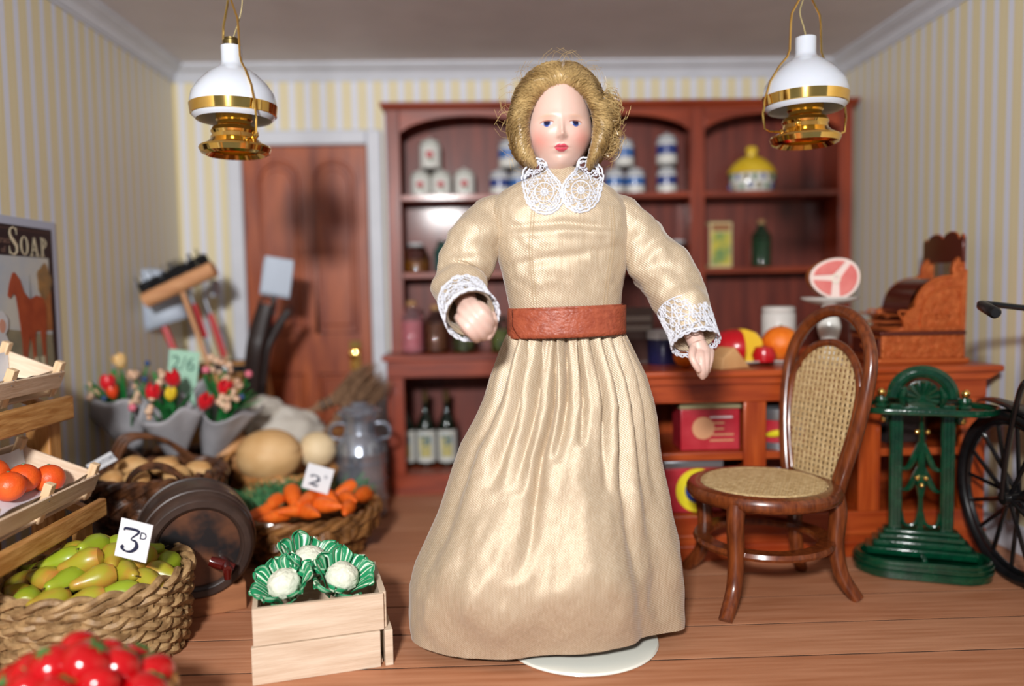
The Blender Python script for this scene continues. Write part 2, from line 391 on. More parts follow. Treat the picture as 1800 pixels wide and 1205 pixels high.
# cottage jar
sY = YJ / F; x = at(1321, 300, YJ).x
ct = thing('cottage_jar', 'cottage-shaped jar with yellow roof lid and patterned white walls on top shelf', 'jar', (x, YJ, S1))
MB().lathe([(.125, 0), (.135, .01), (.138, .11), (.13, .12)], 28, sy=.75).build('jar_body', china, ct)
random.seed(8)
for i in range(16):
    a = -PI + PI * (i + .5) / 16
    MB().ball((.137 * math.cos(a), .103 * math.sin(a), .03 + .055 * (i % 2) + .01 * random.random()), (.016, .006, .02), 8, 6).build('print_motif', [navy, leaf_p, brass_d][i % 3], ct)
MB().lathe([(.15, .115), (.155, .125), (.13, .165), (.085, .205), (.045, .225), (.03, .23), (.03, .245), (.04, .262), (.03, .285), (0, .292)], 28, sy=.75).build('roof_lid', yel, ct)

clear = M('clear_glass', (225, 235, 240), .02, trans=1, ior=1.45)
gglass = M('green_glass', (70, 110, 80), .03, trans=.85, ior=1.45)
dkgreen = M('dark_green_glass', (10, 24, 14), .05, coat=.5)
amber = M('amber_sweets', (190, 120, 40), .35, col2=(150, 80, 24), scale=40)
cork = M('cork', (176, 136, 90), .7, col2=(150, 110, 70), scale=60)
pinkm = M('pink_sweets', (214, 110, 130), .4, col2=(228, 160, 170), scale=30)
brownm = M('brown_sweets', (120, 60, 36), .4, col2=(140, 84, 50), scale=40)
bluegrey = M('blue_grey_sweets', (150, 170, 190), .4, col2=(110, 140, 160), scale=40)
def glass_jar(px, py0, Zs, Y, wpx, hpx, fill, fillh, lid, label, glass=clear, neck=.7, name='glass_jar', group=None):
    s = Y / F; x = at(px, py0, Y).x; r = wpx * s / 2; h = hpx * s
    t = thing(name, label, 'jar', (x, Y, Zs), 0, group)
    MB().lathe([(r * .9, 0), (r, .006), (r, h * .68), (r * neck, h * .82), (r * neck, h * .9)], 24).build('glass', glass, t)
    if fill: MB().lathe([(r * .8, .008), (r * .9, .014), (r * .9, h * fillh), (0, h * fillh + .004)], 20).build('contents', fill, t)
    MB().lathe([(r * neck * .9, h * .88), (r * neck * .95, h * .9), (r * neck * .9, h * .985), (0, h)], 20).build('stopper', lid, t)
    return t
glass_jar(731, 430, S2, YJ, 42, 52, amber, .4, china_g, 'round glass jar with amber sweets, leftmost on the middle shelf')
glass_jar(782, 430, S2, YJ, 40, 56, bluegrey, .5, dkgreen, 'glass jar with dark green stopper beside the puffed left sleeve', M('teal_glass', (90, 150, 140), .04, trans=.8))
glass_jar(830, 430, S2, YJ, 40, 52, brownm, .4, china_g, 'round glass jar with brown sweets behind the left sleeve')
glass_jar(1192, 430, S2, YJ, 36, 50, amber, .28, china_g, 'small glass jar behind the right shoulder, against the divider')
glass_jar(1338, 430, S2, YJ, 34, 84, M('pale_green_filling', (110, 140, 120), .4), .55, cork, 'green glass bottle with cork stopper on the middle shelf', gglass, .42, 'glass_bottle')
# packet
x = at(1264, 430, YJ).x
pk = thing('printed_packet', 'tall cream packet with green and yellow picture on the middle shelf', 'packet', (x, YJ, S2), .12)
cream = M('cream_card', (206, 190, 140), .5); gy = M('green_yellow_print', (120, 150, 90), .5, col2=(206, 190, 70), scale=14, lo=.4, hi=.6)
MB().b2((-.075, -.03, 0), (.075, .03, .29)).build('carton', cream, pk, bevel=.003)
MB().b2((-.062, -.032, .02), (.062, -.0295, .225)).build('picture_panel', gy, pk)
MB().b2((-.06, -.033, .235), (.06, -.0295, .275)).build('title_band', M('brown_print', (150, 96, 60), .5), pk)
MB().b2((-.0765, -.02, .02), (-.0745, .02, .27)).build('side_print', rose_m, pk)
YW = 4.78
glass_jar(724, 560, WZ, YW, 38, 92, pinkm, .6, cork, 'pink sweet bottle with cork, left end of the lower worktop', M('pinkish_glass', (240, 200, 205), .03, trans=.9), .5, 'sweet_bottle')
glass_jar(766, 560, WZ, YW, 38, 84, brownm, .6, cork, 'brown sweet bottle with cork beside the white lace cuff', clear, .5, 'sweet_bottle')
glass_jar(815, 560, WZ, YW, 40, 60, M('olive_sweets', (110, 120, 60), .4, col2=(70, 60, 40), scale=30), .6, brass_d, 'squat jar of olive sweets behind the raised fist')
glass_jar(880, 560, WZ, YW, 36, 62, M('yellow_green_sweets', (150, 150, 50), .4, col2=(60, 90, 50), scale=30), .6, dkgreen, 'jar of yellow-green sweets seen between sleeve and waist')
# wine bottles in the base
wlab = M('bottle_label', (210, 212, 206), .5); wpic = M('label_picture', (196, 184, 110), .5, col2=(70, 110, 130), scale=30, lo=.45, hi=.55)
for i, (px, lb) in enumerate(((713, 'leftmost of the three dark green wine bottles on the bottom shelf'), (749, 'middle one of the three dark green wine bottles on the bottom shelf'), (786, 'rightmost of the three dark green wine bottles, nearest the skirt'))):
    Y = 4.84; x = at(px, 770, Y).x
    t = thing('wine_bottle', lb, 'bottle', (x, Y, .125), 0, 'dark green wine bottles on the bottom shelf')
    MB().lathe([(.05, 0), (.058, .008), (.058, .24), (.045, .29), (.02, .34), (.017, .44), (.02, .445), (.02, .46), (0, .462)], 24).build('glass', dkgreen, t)
    MB().lathe([(.0188, .40), (.0205, .40), (.0215, .464), (0, .468)], 16).build('foil_cap', M('foil', (90, 70, 40), .4, .5) if 'foil' not in MATS else MATS['foil'], t)
    MB().lathe([(.0592, .03), (.0592, .225)], 24).build('label_sheet', wlab, t)
    MB().grid([[Vector((.0602 * math.sin(a), -.0602 * math.cos(a), z)) for z in (.06, .2)] for a in np.linspace(-.6, .6, 8)]).build('label_picture', wpic, t)

# ------------------------------------------------------------------ counter
CX0, CX1, CY0, CY1, CZ = .62, 2.19, 3.35, 3.9, .842
counter = thing('shop_counter', 'orange-brown wooden shop counter with open front shelves behind the chair', 'counter', (CX0, CY0, 0))
def cb(name, a, b, mat=cnt_m, bevel=.004): return MB().b2(a, b).build(name, mat, counter, origin=(CX0, CY0, 0), bevel=bevel)
cb('worktop', (CX0 - .05, CY0 - .03, CZ - .03), (CX1 + .06, CY1 + .03, CZ), cnt_h, .008)
m_ = MB(); m_.prism([(CX1 + .05, CZ - .03), (CX0 - .04, CZ - .03), (CX0, CZ - .06), (CX1, CZ - .06)], CY0 - .015, CY1, lambda x, z, d: (x, d, z)); m_.build('moulding', cnt_h, counter, origin=(CX0, CY0, 0))
cb('top_rail', (CX0, CY0, .70), (CX1, CY0 + .025, CZ - .06), cnt_h)
cb('bottom_rail', (CX0, CY0, .0), (CX1, CY0 + .025, .2), cnt_h)
cb('plinth', (CX0 - .01, CY0 - .014, 0), (CX1 + .01, CY0, .07), cnt_h); cb('plinth_bead', (CX0 - .005, CY0 - .008, .1), (CX1 + .005, CY0, .115), cnt_h, .003)
for a, b in ((CX0, CX0 + .1), (1.112, 1.21), (1.622, 1.72), (2.08, CX1)): cb('stile', (a, CY0 + .001, .2), (b, CY0 + .026, .70))
cb('side_panel', (CX0, CY0 + .025, 0), (CX0 + .03, CY1, CZ - .06)); cb('side_panel', (CX1 - .03, CY0 + .025, 0), (CX1, CY1, CZ - .06))
cb('back_panel', (CX0, CY1 - .02, 0), (CX1, CY1, CZ - .06)); cb('shelf', (CX0 + .03, CY0 + .026, .44), (CX1 - .03, CY1 - .02, .475), cnt_h)
cb('bottom_board', (CX0 + .03, CY0 + .026, .17), (CX1 - .03, CY1 - .02, .2), cnt_h)
for a in (1.15, 1.66): cb('divider', (a, CY0 + .026, .2), (a + .025, CY1 - .02, .78))
# tins in the counter
red_t = M('red_tin', (168, 30, 44), .35, col2=(184, 52, 62), scale=10, coat=.3); tinlid = M('cream_tin_lid', (168, 158, 120), .4, .3); tin_s = M('tin_silver', (160, 164, 170), .3, .8)
yel_p = M('yellow_print', (224, 208, 40), .4); blu_p = M('blue_print', (40, 110, 180), .4); wht_p = M('white_print', (220, 220, 220), .5)
t = thing('red_tin_box', 'red tin box with pale lid on the upper counter shelf beside the skirt', 'tin', (.98, 3.5, .477), 0)
MB().b2((-.13, -.08, 0), (.135, .08, .185)).build('tin_body', red_t, t, bevel=.004); MB().b2((-.137, -.087, .185), (.142, .087, .235)).build('lid', tinlid, t, bevel=.006)
MB().lathe([(0, 0), (.05, 0), (.05, .002), (0, .002)], 24, (-.03, -.082, .1), Matrix.Rotation(PI / 2, 3, 'X')).build('badge', M('peach_print', (206, 150, 110), .5), t)
random.seed(2)
for i in range(5): MB().b2((.0, -.0812, .04 + i * .026), (.06 + .05 * random.random(), -.0805, .047 + i * .026)).build('print_line', wht_p if i == 4 else MATS['peach_print'], t)
t = thing('round_badge_tin', 'red and grey tin with yellow ring badge on the lower counter shelf', 'tin', (.90, 3.46, .202), 0)
MB().b2((-.13, -.06, 0), (.13, .06, .2)).build('tin_body', red_t, t, bevel=.004); MB().b2((-.135, -.065, .2), (.135, .065, .235)).build('lid', tin_s, t, bevel=.006)
RX = Matrix.Rotation(PI / 2, 3, 'X')
MB().lathe([(.058, 0), (.098, 0), (.098, .004), (.058, .004)], 36, (.02, -.06, .1), RX).build('badge_ring', yel_p, t)
MB().lathe([(0, 0), (.058, 0), (.058, .004), (0, .004)], 32, (.02, -.06, .1), RX).build('badge_disc', navy, t)
MB().ball((.02, -.065, .1), (.02, .006, .036), 10, 8).build('badge_figure', wht_p, t)
t = thing('fruit_tin', 'short red and grey tin with yellow and blue fruit print behind the chair back', 'tin', (1.33, 3.5, .477), 0)
MB().lathe([(.12, 0), (.12, .03)], 32).build('base_band', tin_s, t); MB().lathe([(.119, .03), (.119, .13)], 32).build('tin_body', red_t, t)
MB().lathe([(.12, .13), (.122, .135), (.122, .18), (.1, .19), (0, .19)], 32).build('lid', tin_s, t)
def onCyl(r, a, z): return Vector((r * math.sin(a), -r * math.cos(a), z))
MB().tube([onCyl(.119, a, .06 + .03 * (a + .95)) for a in np.linspace(-.95, -.1, 8)], [.002, .01, .014, .016, .016, .014, .01, .003], 8).build('banana_print', yel_p, t)
MB().ball(onCyl(.116, .35, .085), (.025, .012, .03), 12, 8).build('blue_print', blu_p, t)
t = thing('green_tin', 'dark tin behind the green stand on the upper counter shelf', 'tin', (1.9, 3.55, .477), .1)
MB().b2((-.1, -.07, 0), (.1, .07, .14)).build('tin_body', M('dark_tin', (60, 50, 50), .4, .4), t, bevel=.004); MB().b2((-.105, -.075, .14), (.105, .075, .165)).build('lid', brass_d, t, bevel=.004)

# things on the counter
def px_on(px, Y): return at(px, 630, Y).x
card_g = M('grey_carton', (96, 78, 72), .5)
t = thing('printed_carton', 'grey-brown printed carton standing behind the belt on the counter', 'carton', (px_on(1113, 3.75), 3.75, CZ), .05)
MB().b2((-.09, -.05, 0), (.09, .05, .27)).build('carton', card_g, t, bevel=.003); 
for i in range(2): MB().b2((-.07, -.052, .16 + i * .045), (.075, -.0495, .185 + i * .045)).build('lettering_band', M('pale_print%s' % i, (150, 140, 132), .5), t)
MB().b2((-.09, -.0515, .02), (.09, -.0495, .12)).build('lower_print', M('brown_panel', (70, 36, 26), .5), t)
t = thing('navy_tin', 'navy tin with white lid behind the right forearm on the counter', 'tin', (px_on(1166, 3.7), 3.7, CZ), .1)
MB().lathe([(.075, 0), (.078, .005), (.078, .12)], 28).build('tin_body', M('navy_tin', (26, 30, 72), .35, coat=.3), t); MB().lathe([(.08, .12), (.08, .155), (.06, .165), (0, .165)], 28).build('lid', china_g, t)
orange_m = M('orange_peel', (222, 104, 18), .42, col2=(236, 126, 30), scale=30, bump=.25, bscale=160)
def orange(loc, r, label, group, mat=orange_m):
    t = thing('orange', label, 'orange', loc, random.random() * 6, group)
    MB().ball((0, 0, r * .95), (r, r, r * .95), 24, 16).build('fruit', mat, t)
    MB().lathe([(0, 0), (.1 * r, .01 * r), (.08 * r, .06 * r), (0, .07 * r)], 8, (0, 0, r * 1.88)).build('stem_button', leaf_p, t)
    return t
orange((px_on(1205, 3.5), 3.5, CZ), .055, 'small orange on the counter behind the hanging hand', 'oranges on the counter')
MBp = MB().lathe([(0, .008), (.05, .006), (.062, .0), (.07, .006), (.105, .016), (.108, .022), (.07, .014), (0, .014)], 36)
def plate(px, Y, label, r=1):
    o = MBp.build('plate', china); o.location = (px_on(px, Y), Y, CZ); o.scale = (r, r, 1); return tag(o, label, 'plate', 'white plates on the counter')
plate(1300, 3.62, 'white plate holding the red cheese on the counter', 1.25)
plate(1373, 3.6, 'white plate under the large orange on the counter', .95)
orange((px_on(1372, 3.6), 3.6, CZ + .012), .086, 'large bright orange on a white plate before the white jar', 'oranges on the counter')
# red cheese with cut wedge
t = thing('red_cheese', 'red waxed cheese with a yellow wedge cut out, on a white plate', 'cheese', (px_on(1296, 3.62), 3.62, CZ + .012))
redwax = M('red_wax', (182, 12, 26), .3, coat=.4); chs = M('cheese', (222, 180, 30), .5)
m = MB(); rows = []
a0, a1 = math.radians(-75), math.radians(-75 + 315)
prof_c = [(0, 0), (.07, .0), (.105, .02), (.122, .06), (.115, .1), (.085, .135), (.04, .15), (0, .152)]
for i in range(41):
    a = a0 + math.radians(40) + (2 * PI - math.radians(55)) * i / 40
    rows.append([Vector((r * math.cos(a), r * math.sin(a), z)) for r, z in prof_c])
m.grid(rows); m.build('wax_rind', redwax, t)
for row in (rows[0], rows[-1]):
    m = MB(); m.add(row, [tuple(range(len(row)))]); m.build('cut_face', chs, t)
MB().lathe([(0, 0), (.045, .008), (.055, .04), (.04, .075), (0, .085)], 20, (.095, -.09, -.004)).build('cut_piece', redwax, t)
# wedge of paper-wrapped cheese
t = thing('cheese_wedge', 'pale wooden-looking wedge lying on the counter edge beside the hand', 'wedge', (px_on(1283, 3.45), 3.45, CZ), .5)
wedge_m = M('pale_wedge', (212, 164, 112), .6, col2=(200, 148, 96), scale=9)
MB().prism([(-.1, 0), (.075, 0), (-.02, .095), (-.09, .05)], -.05, .05, lambda x, z, d: (x, d, z)).build('wedge', wedge_m, t, bevel=.004)
t = thing('white_canister', 'tall plain white canister standing behind the large orange', 'canister', (px_on(1368, 3.75), 3.75, CZ))
MB().lathe([(.078, 0), (.08, .004), (.08, .225), (.074, .232), (0, .232)], 32).build('canister_body', M('off_white_glaze', (204, 200, 194), .3, coat=.3), t)
MB().lathe([(.076, .232), (.079, .236), (.078, .258), (.06, .264), (0, .265)], 32).build('lid', MATS['off_white_glaze'], t)
# ham on pedestal stand
hx = px_on(1457, 3.55)
t = thing('cake_stand', 'white china pedestal stand carrying the ham joint', 'stand', (hx, 3.55, CZ))
MB().lathe([(.075, 0), (.078, .008), (.05, .02), (.03, .05), (.028, .09), (.045, .13), (.052, .17), (.045, .2), (.03, .24), (.035, .262), (.04, .27)], 32).build('pedestal', china, t)
MB().lathe([(.03, .268), (.06, .272), (.1, .285), (.124, .298), (.127, .306), (.12, .304), (.09, .294), (0, .291)], 40).build('plate', china, t)
t = thing('ham_joint', 'cooked ham joint showing pink cut face, lying on the white pedestal stand', 'ham', (hx - .004, 3.55, CZ + .296))
ham_fat = M('ham_fat', (236, 214, 206), .4, coat=.3); ham_pink = M('ham_meat', (216, 112, 108), .4, coat=.3, col2=(224, 130, 124), scale=12); ham_skin = M('ham_skin', (196, 112, 40), .45, col2=(160, 84, 30), scale=14)
def egg(t_, k): a = t_; return (k * .124 * math.cos(a) * (1 + .06 * math.sin(a)), k * .093 * math.sin(a) * (1 + .12 * math.cos(a)) + .094)
HR = Matrix.Rotation(.12, 3, 'Z')
m = MB(); rows = []
for d, k in ((-.0, .97), (.012, 1.0), (.05, 1.02), (.1, .98), (.15, .85), (.2, .6), (.235, .3), (.25, .02)):
    rows.append([HR @ Vector((x_ + d * .35, d - .05, z_ * .99 + .001)) for x_, z_ in (egg(2 * PI * i / 40, k) for i in range(40))])
m.grid(rows, cv=True); m.build('rind', ham_skin, t)
m = MB(); m.prism([egg(2 * PI * i / 40, .985) for i in range(40)], -.054, -.046, lambda x_, z_, d: HR @ Vector((x_, d, z_))); m.build('fat_layer', ham_fat, t)
def ham_sector(a, b, cx, cz, sh=.87):
    pts = [egg(a + (b - a) * i / 12, sh) for i in range(13)]; cen = egg((a + b) / 2, .16); cen = (cen[0] + cx, cen[1] + cz)
    pts.append(cen); MB().prism(pts, -.058, -.052, lambda x_, z_, d: HR @ Vector((x_, d, z_))).build('meat', ham_pink, t, bevel=.003)
ham_sector(-1.35, .85, 0, 0); ham_sector(1.12, 2.95, -.0, .004); ham_sector(3.2, 4.5, -.0, -.002)
MB().lathe([(.014, 0), (.022, 0), (.022, .008), (.014, .008)], 18, HR @ Vector((0, -.052, .094)), RX).build('bone', M('bone', (230, 222, 205), .4), t)

# ------------------------------------------------------------------ cash register
copper = M('embossed_copper', (196, 104, 52), .38, .45, col2=(170, 78, 34), scale=24, bump=.55, bscale=38, bdist=.02)
copper_p = M('plain_copper', (190, 96, 46), .35, .45); cop_d = M('dark_copper', (86, 28, 14), .32, .3, coat=.4)
reg = thing('cash_register', 'ornate copper cash register with dark scalloped top sign, on the counter end', 'cash register', (1.975, 3.47, CZ), 0)
RW = .30  # depth in y
def side_poly(k=0):
    P = [(-.175, .15)]
    P = [(-.17, .145), (.19, .145), (.195, .42), (.165, .42), (.13, .405), (.12, .39)]
    for i in range(9):
        a = PI / 2 + (PI / 2) * i / 8 * .96; P.append((.10 + .145 * math.cos(a), .245 + .145 * math.sin(a)))
    P += [(-.075, .235), (-.1, .2), (-.09, .165)]
    return P
MB().b2((-.215, -.01, 0), (.205, RW + .01, .022)).build('base_moulding', copper_p, reg, bevel=.006)
MB().b2((-.195, 0, .022), (.19, RW, .125)).build('drawer_case', copper, reg, bevel=.004)
MB().b2((-.202, .0, .125), (.195, RW, .145)).build('ledge', cop_d, reg, bevel=.005)
drw = MB().b2((-.2, .02, .035), (-.194, RW - .02, .112)).build('drawer_front', cop_d, reg, bevel=.003)
MB().ball((-.207, RW / 2, .075), (.014, .014, .012), 12, 8).build('drawer_knob', copper_p, drw)
for yy in (0, RW - .03):
    MB().prism(side_poly(), yy, yy + .03, lambda a, b, d: (a, d, b)).build('side_panel', copper, reg, bevel=.004)
m = MB(); rows = []
for i in range(13):
    a = PI / 2 + (PI * .52) * i / 12; rows.append([Vector((.09 + .15 * math.cos(a), yy, .235 + .15 * math.sin(a))) for yy in (.03, RW - .03)])
m.grid(rows); m.add([(.09, .03, .385), (.19, .03, .385), (.19, RW - .03, .385), (.09, RW - .03, .385)], [(0, 1, 2, 3)]); m.build('curved_hood', cop_d, reg)
MB().b2((.18, .03, .145), (.19, RW - .03, .385)).build('back_plate', cop_d, reg)
MB().b2((-.08, .03, .145), (.1, RW - .03, .2)).build('key_bed', cop_d, reg)
# raised ornament on the near side
inner = [(-.02, .165), (.165, .165), (.165, .345)] + [(.11 + .12 * math.cos(a), .225 + .12 * math.sin(a)) for a in np.linspace(PI / 2 + .1, PI * .98, 8)] + [(-.02, .2)]
MB().tube([(a, -.002, b) for a, b in inner], .006, 6, closed=True).build('panel_bead', copper_p, reg)
MB().tube([(a, -.003, b) for a, b in side_poly()[5:]], .007, 6).build('edge_bead', copper_p, reg)
MB().tube([(.05, -.004, .2), (.11, -.004, .2), (.11, -.004, .222), (.05, -.004, .222)], .004, 6, closed=True).build('name_cartouche', copper_p, reg)
random.seed(5); orn = MB()
def inpoly(x, z): return (-.0 < x < .158 and .175 < z < .335 and ((x - .11) ** 2 + (z - .225) ** 2 < .0125 or x > .11 or z < .22)) or (-.185 < x < .18 and .035 < z < .115)
cnt_ = 0
while cnt_ < 70:
    x_, z_ = random.uniform(-.185, .18), random.uniform(.03, .34)
    if not inpoly(x_, z_): continue
    cnt_ += 1; r_ = random.uniform(.007, .013); a0 = random.random() * 6
    orn.tube([(x_ + r_ * (1 - .08 * i) * math.cos(a0 + i * .7), -.001, z_ + r_ * (1 - .08 * i) * math.sin(a0 + i * .7)) for i in range(8)], .0028, 5)
orn.build('scroll_relief', copper_p, reg, stuff=True)
# keys: two banks of rods with round key tops
for bank, (zz, ln) in enumerate(((.212, .11), (.185, .125), (.165, .1))):
    for i in range(9):
        yy = .035 + i * (RW - .07) / 8
        kk = MB().tube([(-.06, yy, zz), (-.06 - ln, yy, zz + .012 * (1 - bank))], .0025, 6)
        kk.lathe([(0, 0), (.0095, 0), (.0105, .004), (0, .006)], 10, (-.06 - ln, yy, zz + .012 * (1 - bank))); kk.build('key', copper_p, reg)
for yy in (.0, RW - .012): MB().tube(smoothpath([(-.05, yy, .16), (-.1, yy, .2), (-.12, yy, .235), (-.07, yy, .235)], 5), .005, 6).build('key_guard', copper_p, reg)
for yy in (.01, RW - .04):
    MB().prism([(.14, .38), (.19, .38), (.19, .47), (.165, .48), (.14, .455), (.13, .42)], yy, yy + .03, lambda a, b, d: (a, d, b)).build('sign_bracket', copper, reg, bevel=.003)
pts = [(-.01, .455), (RW + .01, .455), (RW + .01, .555), (RW - .005, .57), (RW - .025, .555)]
pts += [(RW - .03 - .115 * (1 - math.cos(a)) / 2 * 1.0, .56 + .03 * math.sin(a)) for a in np.linspace(0.2, PI - .2, 9)]
pts += [(.145 - .115 * (1 - math.cos(a)) / 2, .56 + .035 * math.sin(a)) for a in np.linspace(0.2, PI - .2, 9)]
pts += [(.02, .555), (.0, .58), (-.01, .56)]
MB().prism(pts, .162, .178, lambda a, b, d: (d, a, b)).build('top_sign', cop_d, reg, bevel=.002)
MB().tube([(.17, a, b) for a, b in pts[2:]], .004, 6).build('sign_edging', copper_p, reg)

# ------------------------------------------------------------------ hanging lamps
def lamp(px, py_dish, Y, rz, label, cap):
    p = at(px, py_dish, Y)
    t = thing('hanging_oil_lamp', label, 'lamp', p, rz, 'white shaded brass hanging lamps')
    MB().lathe([(.09, .004), (.105, -.012), (.122, -.004), (.13, .014), (.126, .022), (.1, .034), (.084, .05), (.08, .066)], 40).build('base_dish', gold, t, ang=30)
    MB().lathe([(.08, .064), (.086, .075), (.078, .09), (.062, .1), (.06, .112), (.066, .118), (.066, .16), (.056, .166), (0, .166)], 36).build('oil_font', gold, t, ang=25)
    for a in (-.9, 2.2): MB().ball((.084 * math.sin(a), -.084 * math.cos(a), .06), .012, 10, 8).build('font_stud', gold, t)
    sh = [(.135, .118), (.147, .13), (.153, .16), (.155, .185), (.148, .215), (.125, .25), (.092, .283), (.06, .305), (.042, .318), (.038, .33), (.038, .388), (.034, .39)]
    m = MB().lathe(sh + [(.030, .388), (.032, .33), (.036, .312), (.12, .245), (.142, .2), (.142, .165), (.13, .13), (.135, .118)], 44)
    m.f = [f for f in m.f if len(f) == 4]; m.build('shade', opal, t)
    MB().lathe([(.146, .134), (.154, .136), (.158, .172), (.152, .174)], 44).build('shade_band', gold, t, ang=20)
    MB().lathe([(.0, .166), (.02, .168), (.022, .2), (.014, .25), (0, .26)], 16).build('bulb', M('frosted_bulb', (220, 216, 200), .2), t) if 'frosted_bulb' not in MATS else MB().lathe([(.0, .166), (.02, .168), (.022, .2), (.014, .25), (0, .26)], 16).build('bulb', MATS['frosted_bulb'], t)
    if cap: MB().lathe([(.03, .386), (.03, .408), (.025, .412), (.025, .418), (0, .42)], 20).build('brass_cap', brass_d, t)
    for s_ in (-1, 1):
        P = [(.085, .036), (.15, .036), (.172, .045), (.178, .1), (.172, .15), (.15, .22), (.11, .28), (.078, .315), (.068, .34), (.064, .44), (.06, .475), (.018, .545), (.012, .56)]
        MB().tube([(s_ * a, 0, b) for a, b in P], .0042, 7).build('wire_arm', gold, t)
        MB().ball((s_ * .1, 0, .037), .009, 8, 6).build('arm_joint', gold, t)
    ztop = ZC - p.z
    MB().tube([Vector((.0, 0, .578)) + q for q in circ(.017, 16, ax='y')], .0035, 6, closed=True).build('top_loop', gold, t)
    n = int((ztop - .6) / .034)
    for i in range(n):
        lk = [Vector((.010 * math.cos(a), 0, .019 * math.sin(a))) for a in np.linspace(0, 2 * PI, 12, endpoint=False)]
        if i % 2: lk = [Vector((0, q.x, q.z)) for q in lk]
        MB().tube([q + Vector((0, 0, .608 + i * .034)) for q in lk], .003, 5, closed=True).build('chain_link', gold, t)
    MB().lathe([(.02, ztop - .03), (.03, ztop - .01), (.032, ztop)], 20).build('ceiling_plate', gold, t)
    cord = M('lamp_cord', (176, 160, 110), .5) if 'lamp_cord' not in MATS else MATS['lamp_cord']
    for k in (0, 1):
        MB().tube(smoothpath([(.004 * k, .002 + .004 * k, .40), (.0, .012, .43), (-.012 + .05 * cap, .02, .49), (.012 + .03 * cap, .03, .56), (.02, .03, .7), (.01, .02, ztop - .02)], 6), .0022, 5).build('cord', cord, t)
lamp(1415, 250, 2.98, math.radians(12), 'white opal glass hanging oil lamp in brass frame, in front of the red shelf unit', 0)
lamp(414, 268, 3.0, math.radians(-48), 'white opal glass hanging oil lamp in brass frame, in front of the door', 1)

# ------------------------------------------------------------------ cane chair
CC = Vector((1.065, 2.985, 0)); SZ = .437
ch = thing('cane_chair', 'dark bentwood chair with round woven cane seat and balloon cane back', 'chair', CC)
cane = M('cane_weave', (176, 146, 100), .5, col2=(206, 180, 134), scale=60, bump=.2, bscale=120)
SR = .292
MB().lathe([(.228, -.004), (.24, .002), (.262, .006), (.284, .0), (.293, -.014), (.293, -.034), (.28, -.05), (.25, -.056), (.232, -.05), (.226, -.03), (.228, -.004)], 64, (0, 0, SZ)).build('seat_frame', chair_m, ch)
def cane_lattice(name, fr, inside, x0, x1, y0, y1, dx, dy, wx, wy, wob=.0016, diag=True):
    m = MB()
    def strip(P, w_, up): 
        if len(P) > 1: m.tube([p for p, _ in P], w_, 6, up=up, flat=.45, cap=True)
    nx = int((x1 - x0) / dx); ny = int((y1 - y0) / dy)
    up = fr(0, 0, 1) - fr(0, 0, 0)
    for i in range(nx + 1):
        x = x0 + i * dx; P = []
        for k in range(int((y1 - y0) / (dy / 2)) + 1):
            y = y0 + k * dy / 2; s_ = wob * math.cos(PI * (k / 2 + i))
            if inside(x, y): P.append((fr(x, y, s_), 0))
        strip(P, wx, up)
    for j in range(ny + 1):
        y = y0 + j * dy; P = []
        for k in range(int((x1 - x0) / (dx / 2)) + 1):
            x = x0 + k * dx / 2; s_ = -wob * math.cos(PI * (k / 2 + j))
            if inside(x, y): P.append((fr(x, y, s_), 0))
        strip(P, wy, up)
    return m
sa, ca = math.sin(.35), math.cos(.35)
m = cane_lattice('c', lambda x, y, s_: Vector((x * ca - y * sa, x * sa + y * ca, SZ + .001 + s_)), lambda x, y: x * x + y * y < .236 ** 2, -.24, .24, -.24, .24, .0155, .0155, .0066, .0066)
m.build('seat_cane', cane, ch, stuff=True)
MB().lathe([(0, -.006), (.235, -.006)], 40, (0, 0, SZ)).build('cane_backing', M('cane_backing', (122, 92, 58), .8), ch)
MB().tube(circ(.232, 64, (0, 0, SZ + .003)), .004, 6, closed=True).build('cane_rim', cane, ch)
# balloon back
pL, pR = Vector((1.25, 3.215, 0)), Vector((1.345, 2.925, 0))
dch = (pR - pL).normalized(); nrm = Vector((-dch.y, dch.x, 0)); nrm = nrm if nrm.x > 0 else -nrm; mid = (pL + pR) / 2
def bk(u, v, s_=0):   # u across, v up, s_ thickness outward
    lean = .11 * (max(v, 0) / .66) ** 1.2
    return mid + dch * u + nrm * (lean + s_) + Vector((0, 0, SZ - .01 + v)) - CC
def arch_pts(ws, top, wid, bot, n=40):
    """balloon outline half profile"""
    out = []
    for i in range(n + 1):
        a = PI * i / n; u = wid * math.cos(a); v = top - wid * 1.02 + wid * 1.02 * math.sin(a); out.append((u, v))
    return out
def balloon(wid, top, botw, botv, n=26):
    P = []; vc = top - wid * 1.05
    side = lambda s_: [(s_ * (botw + (wid - botw) * math.sin(PI / 2 * (k / 8)) ** 1.0), botv + (vc - botv) * k / 8) for k in range(8)]
    P += side(1); P += [(wid * math.cos(a), vc + wid * 1.05 * math.sin(a)) for a in np.linspace(0, PI, n)]; P += list(reversed(side(-1)))
    return P
WB = .226
outer = balloon(WB, .672, .145, -.02)
MB().tube([bk(u, v) for u, v in outer], .025, 12, up=(0, 0, 1) if False else None).build('back_frame', chair_m, ch)
inner_ = [(u, v) for u, v in balloon(.19, .545, .125, .02)]
MB().tube([bk(u, v) for u, v in inner_], .016, 10).build('panel_frame', chair_m, ch)
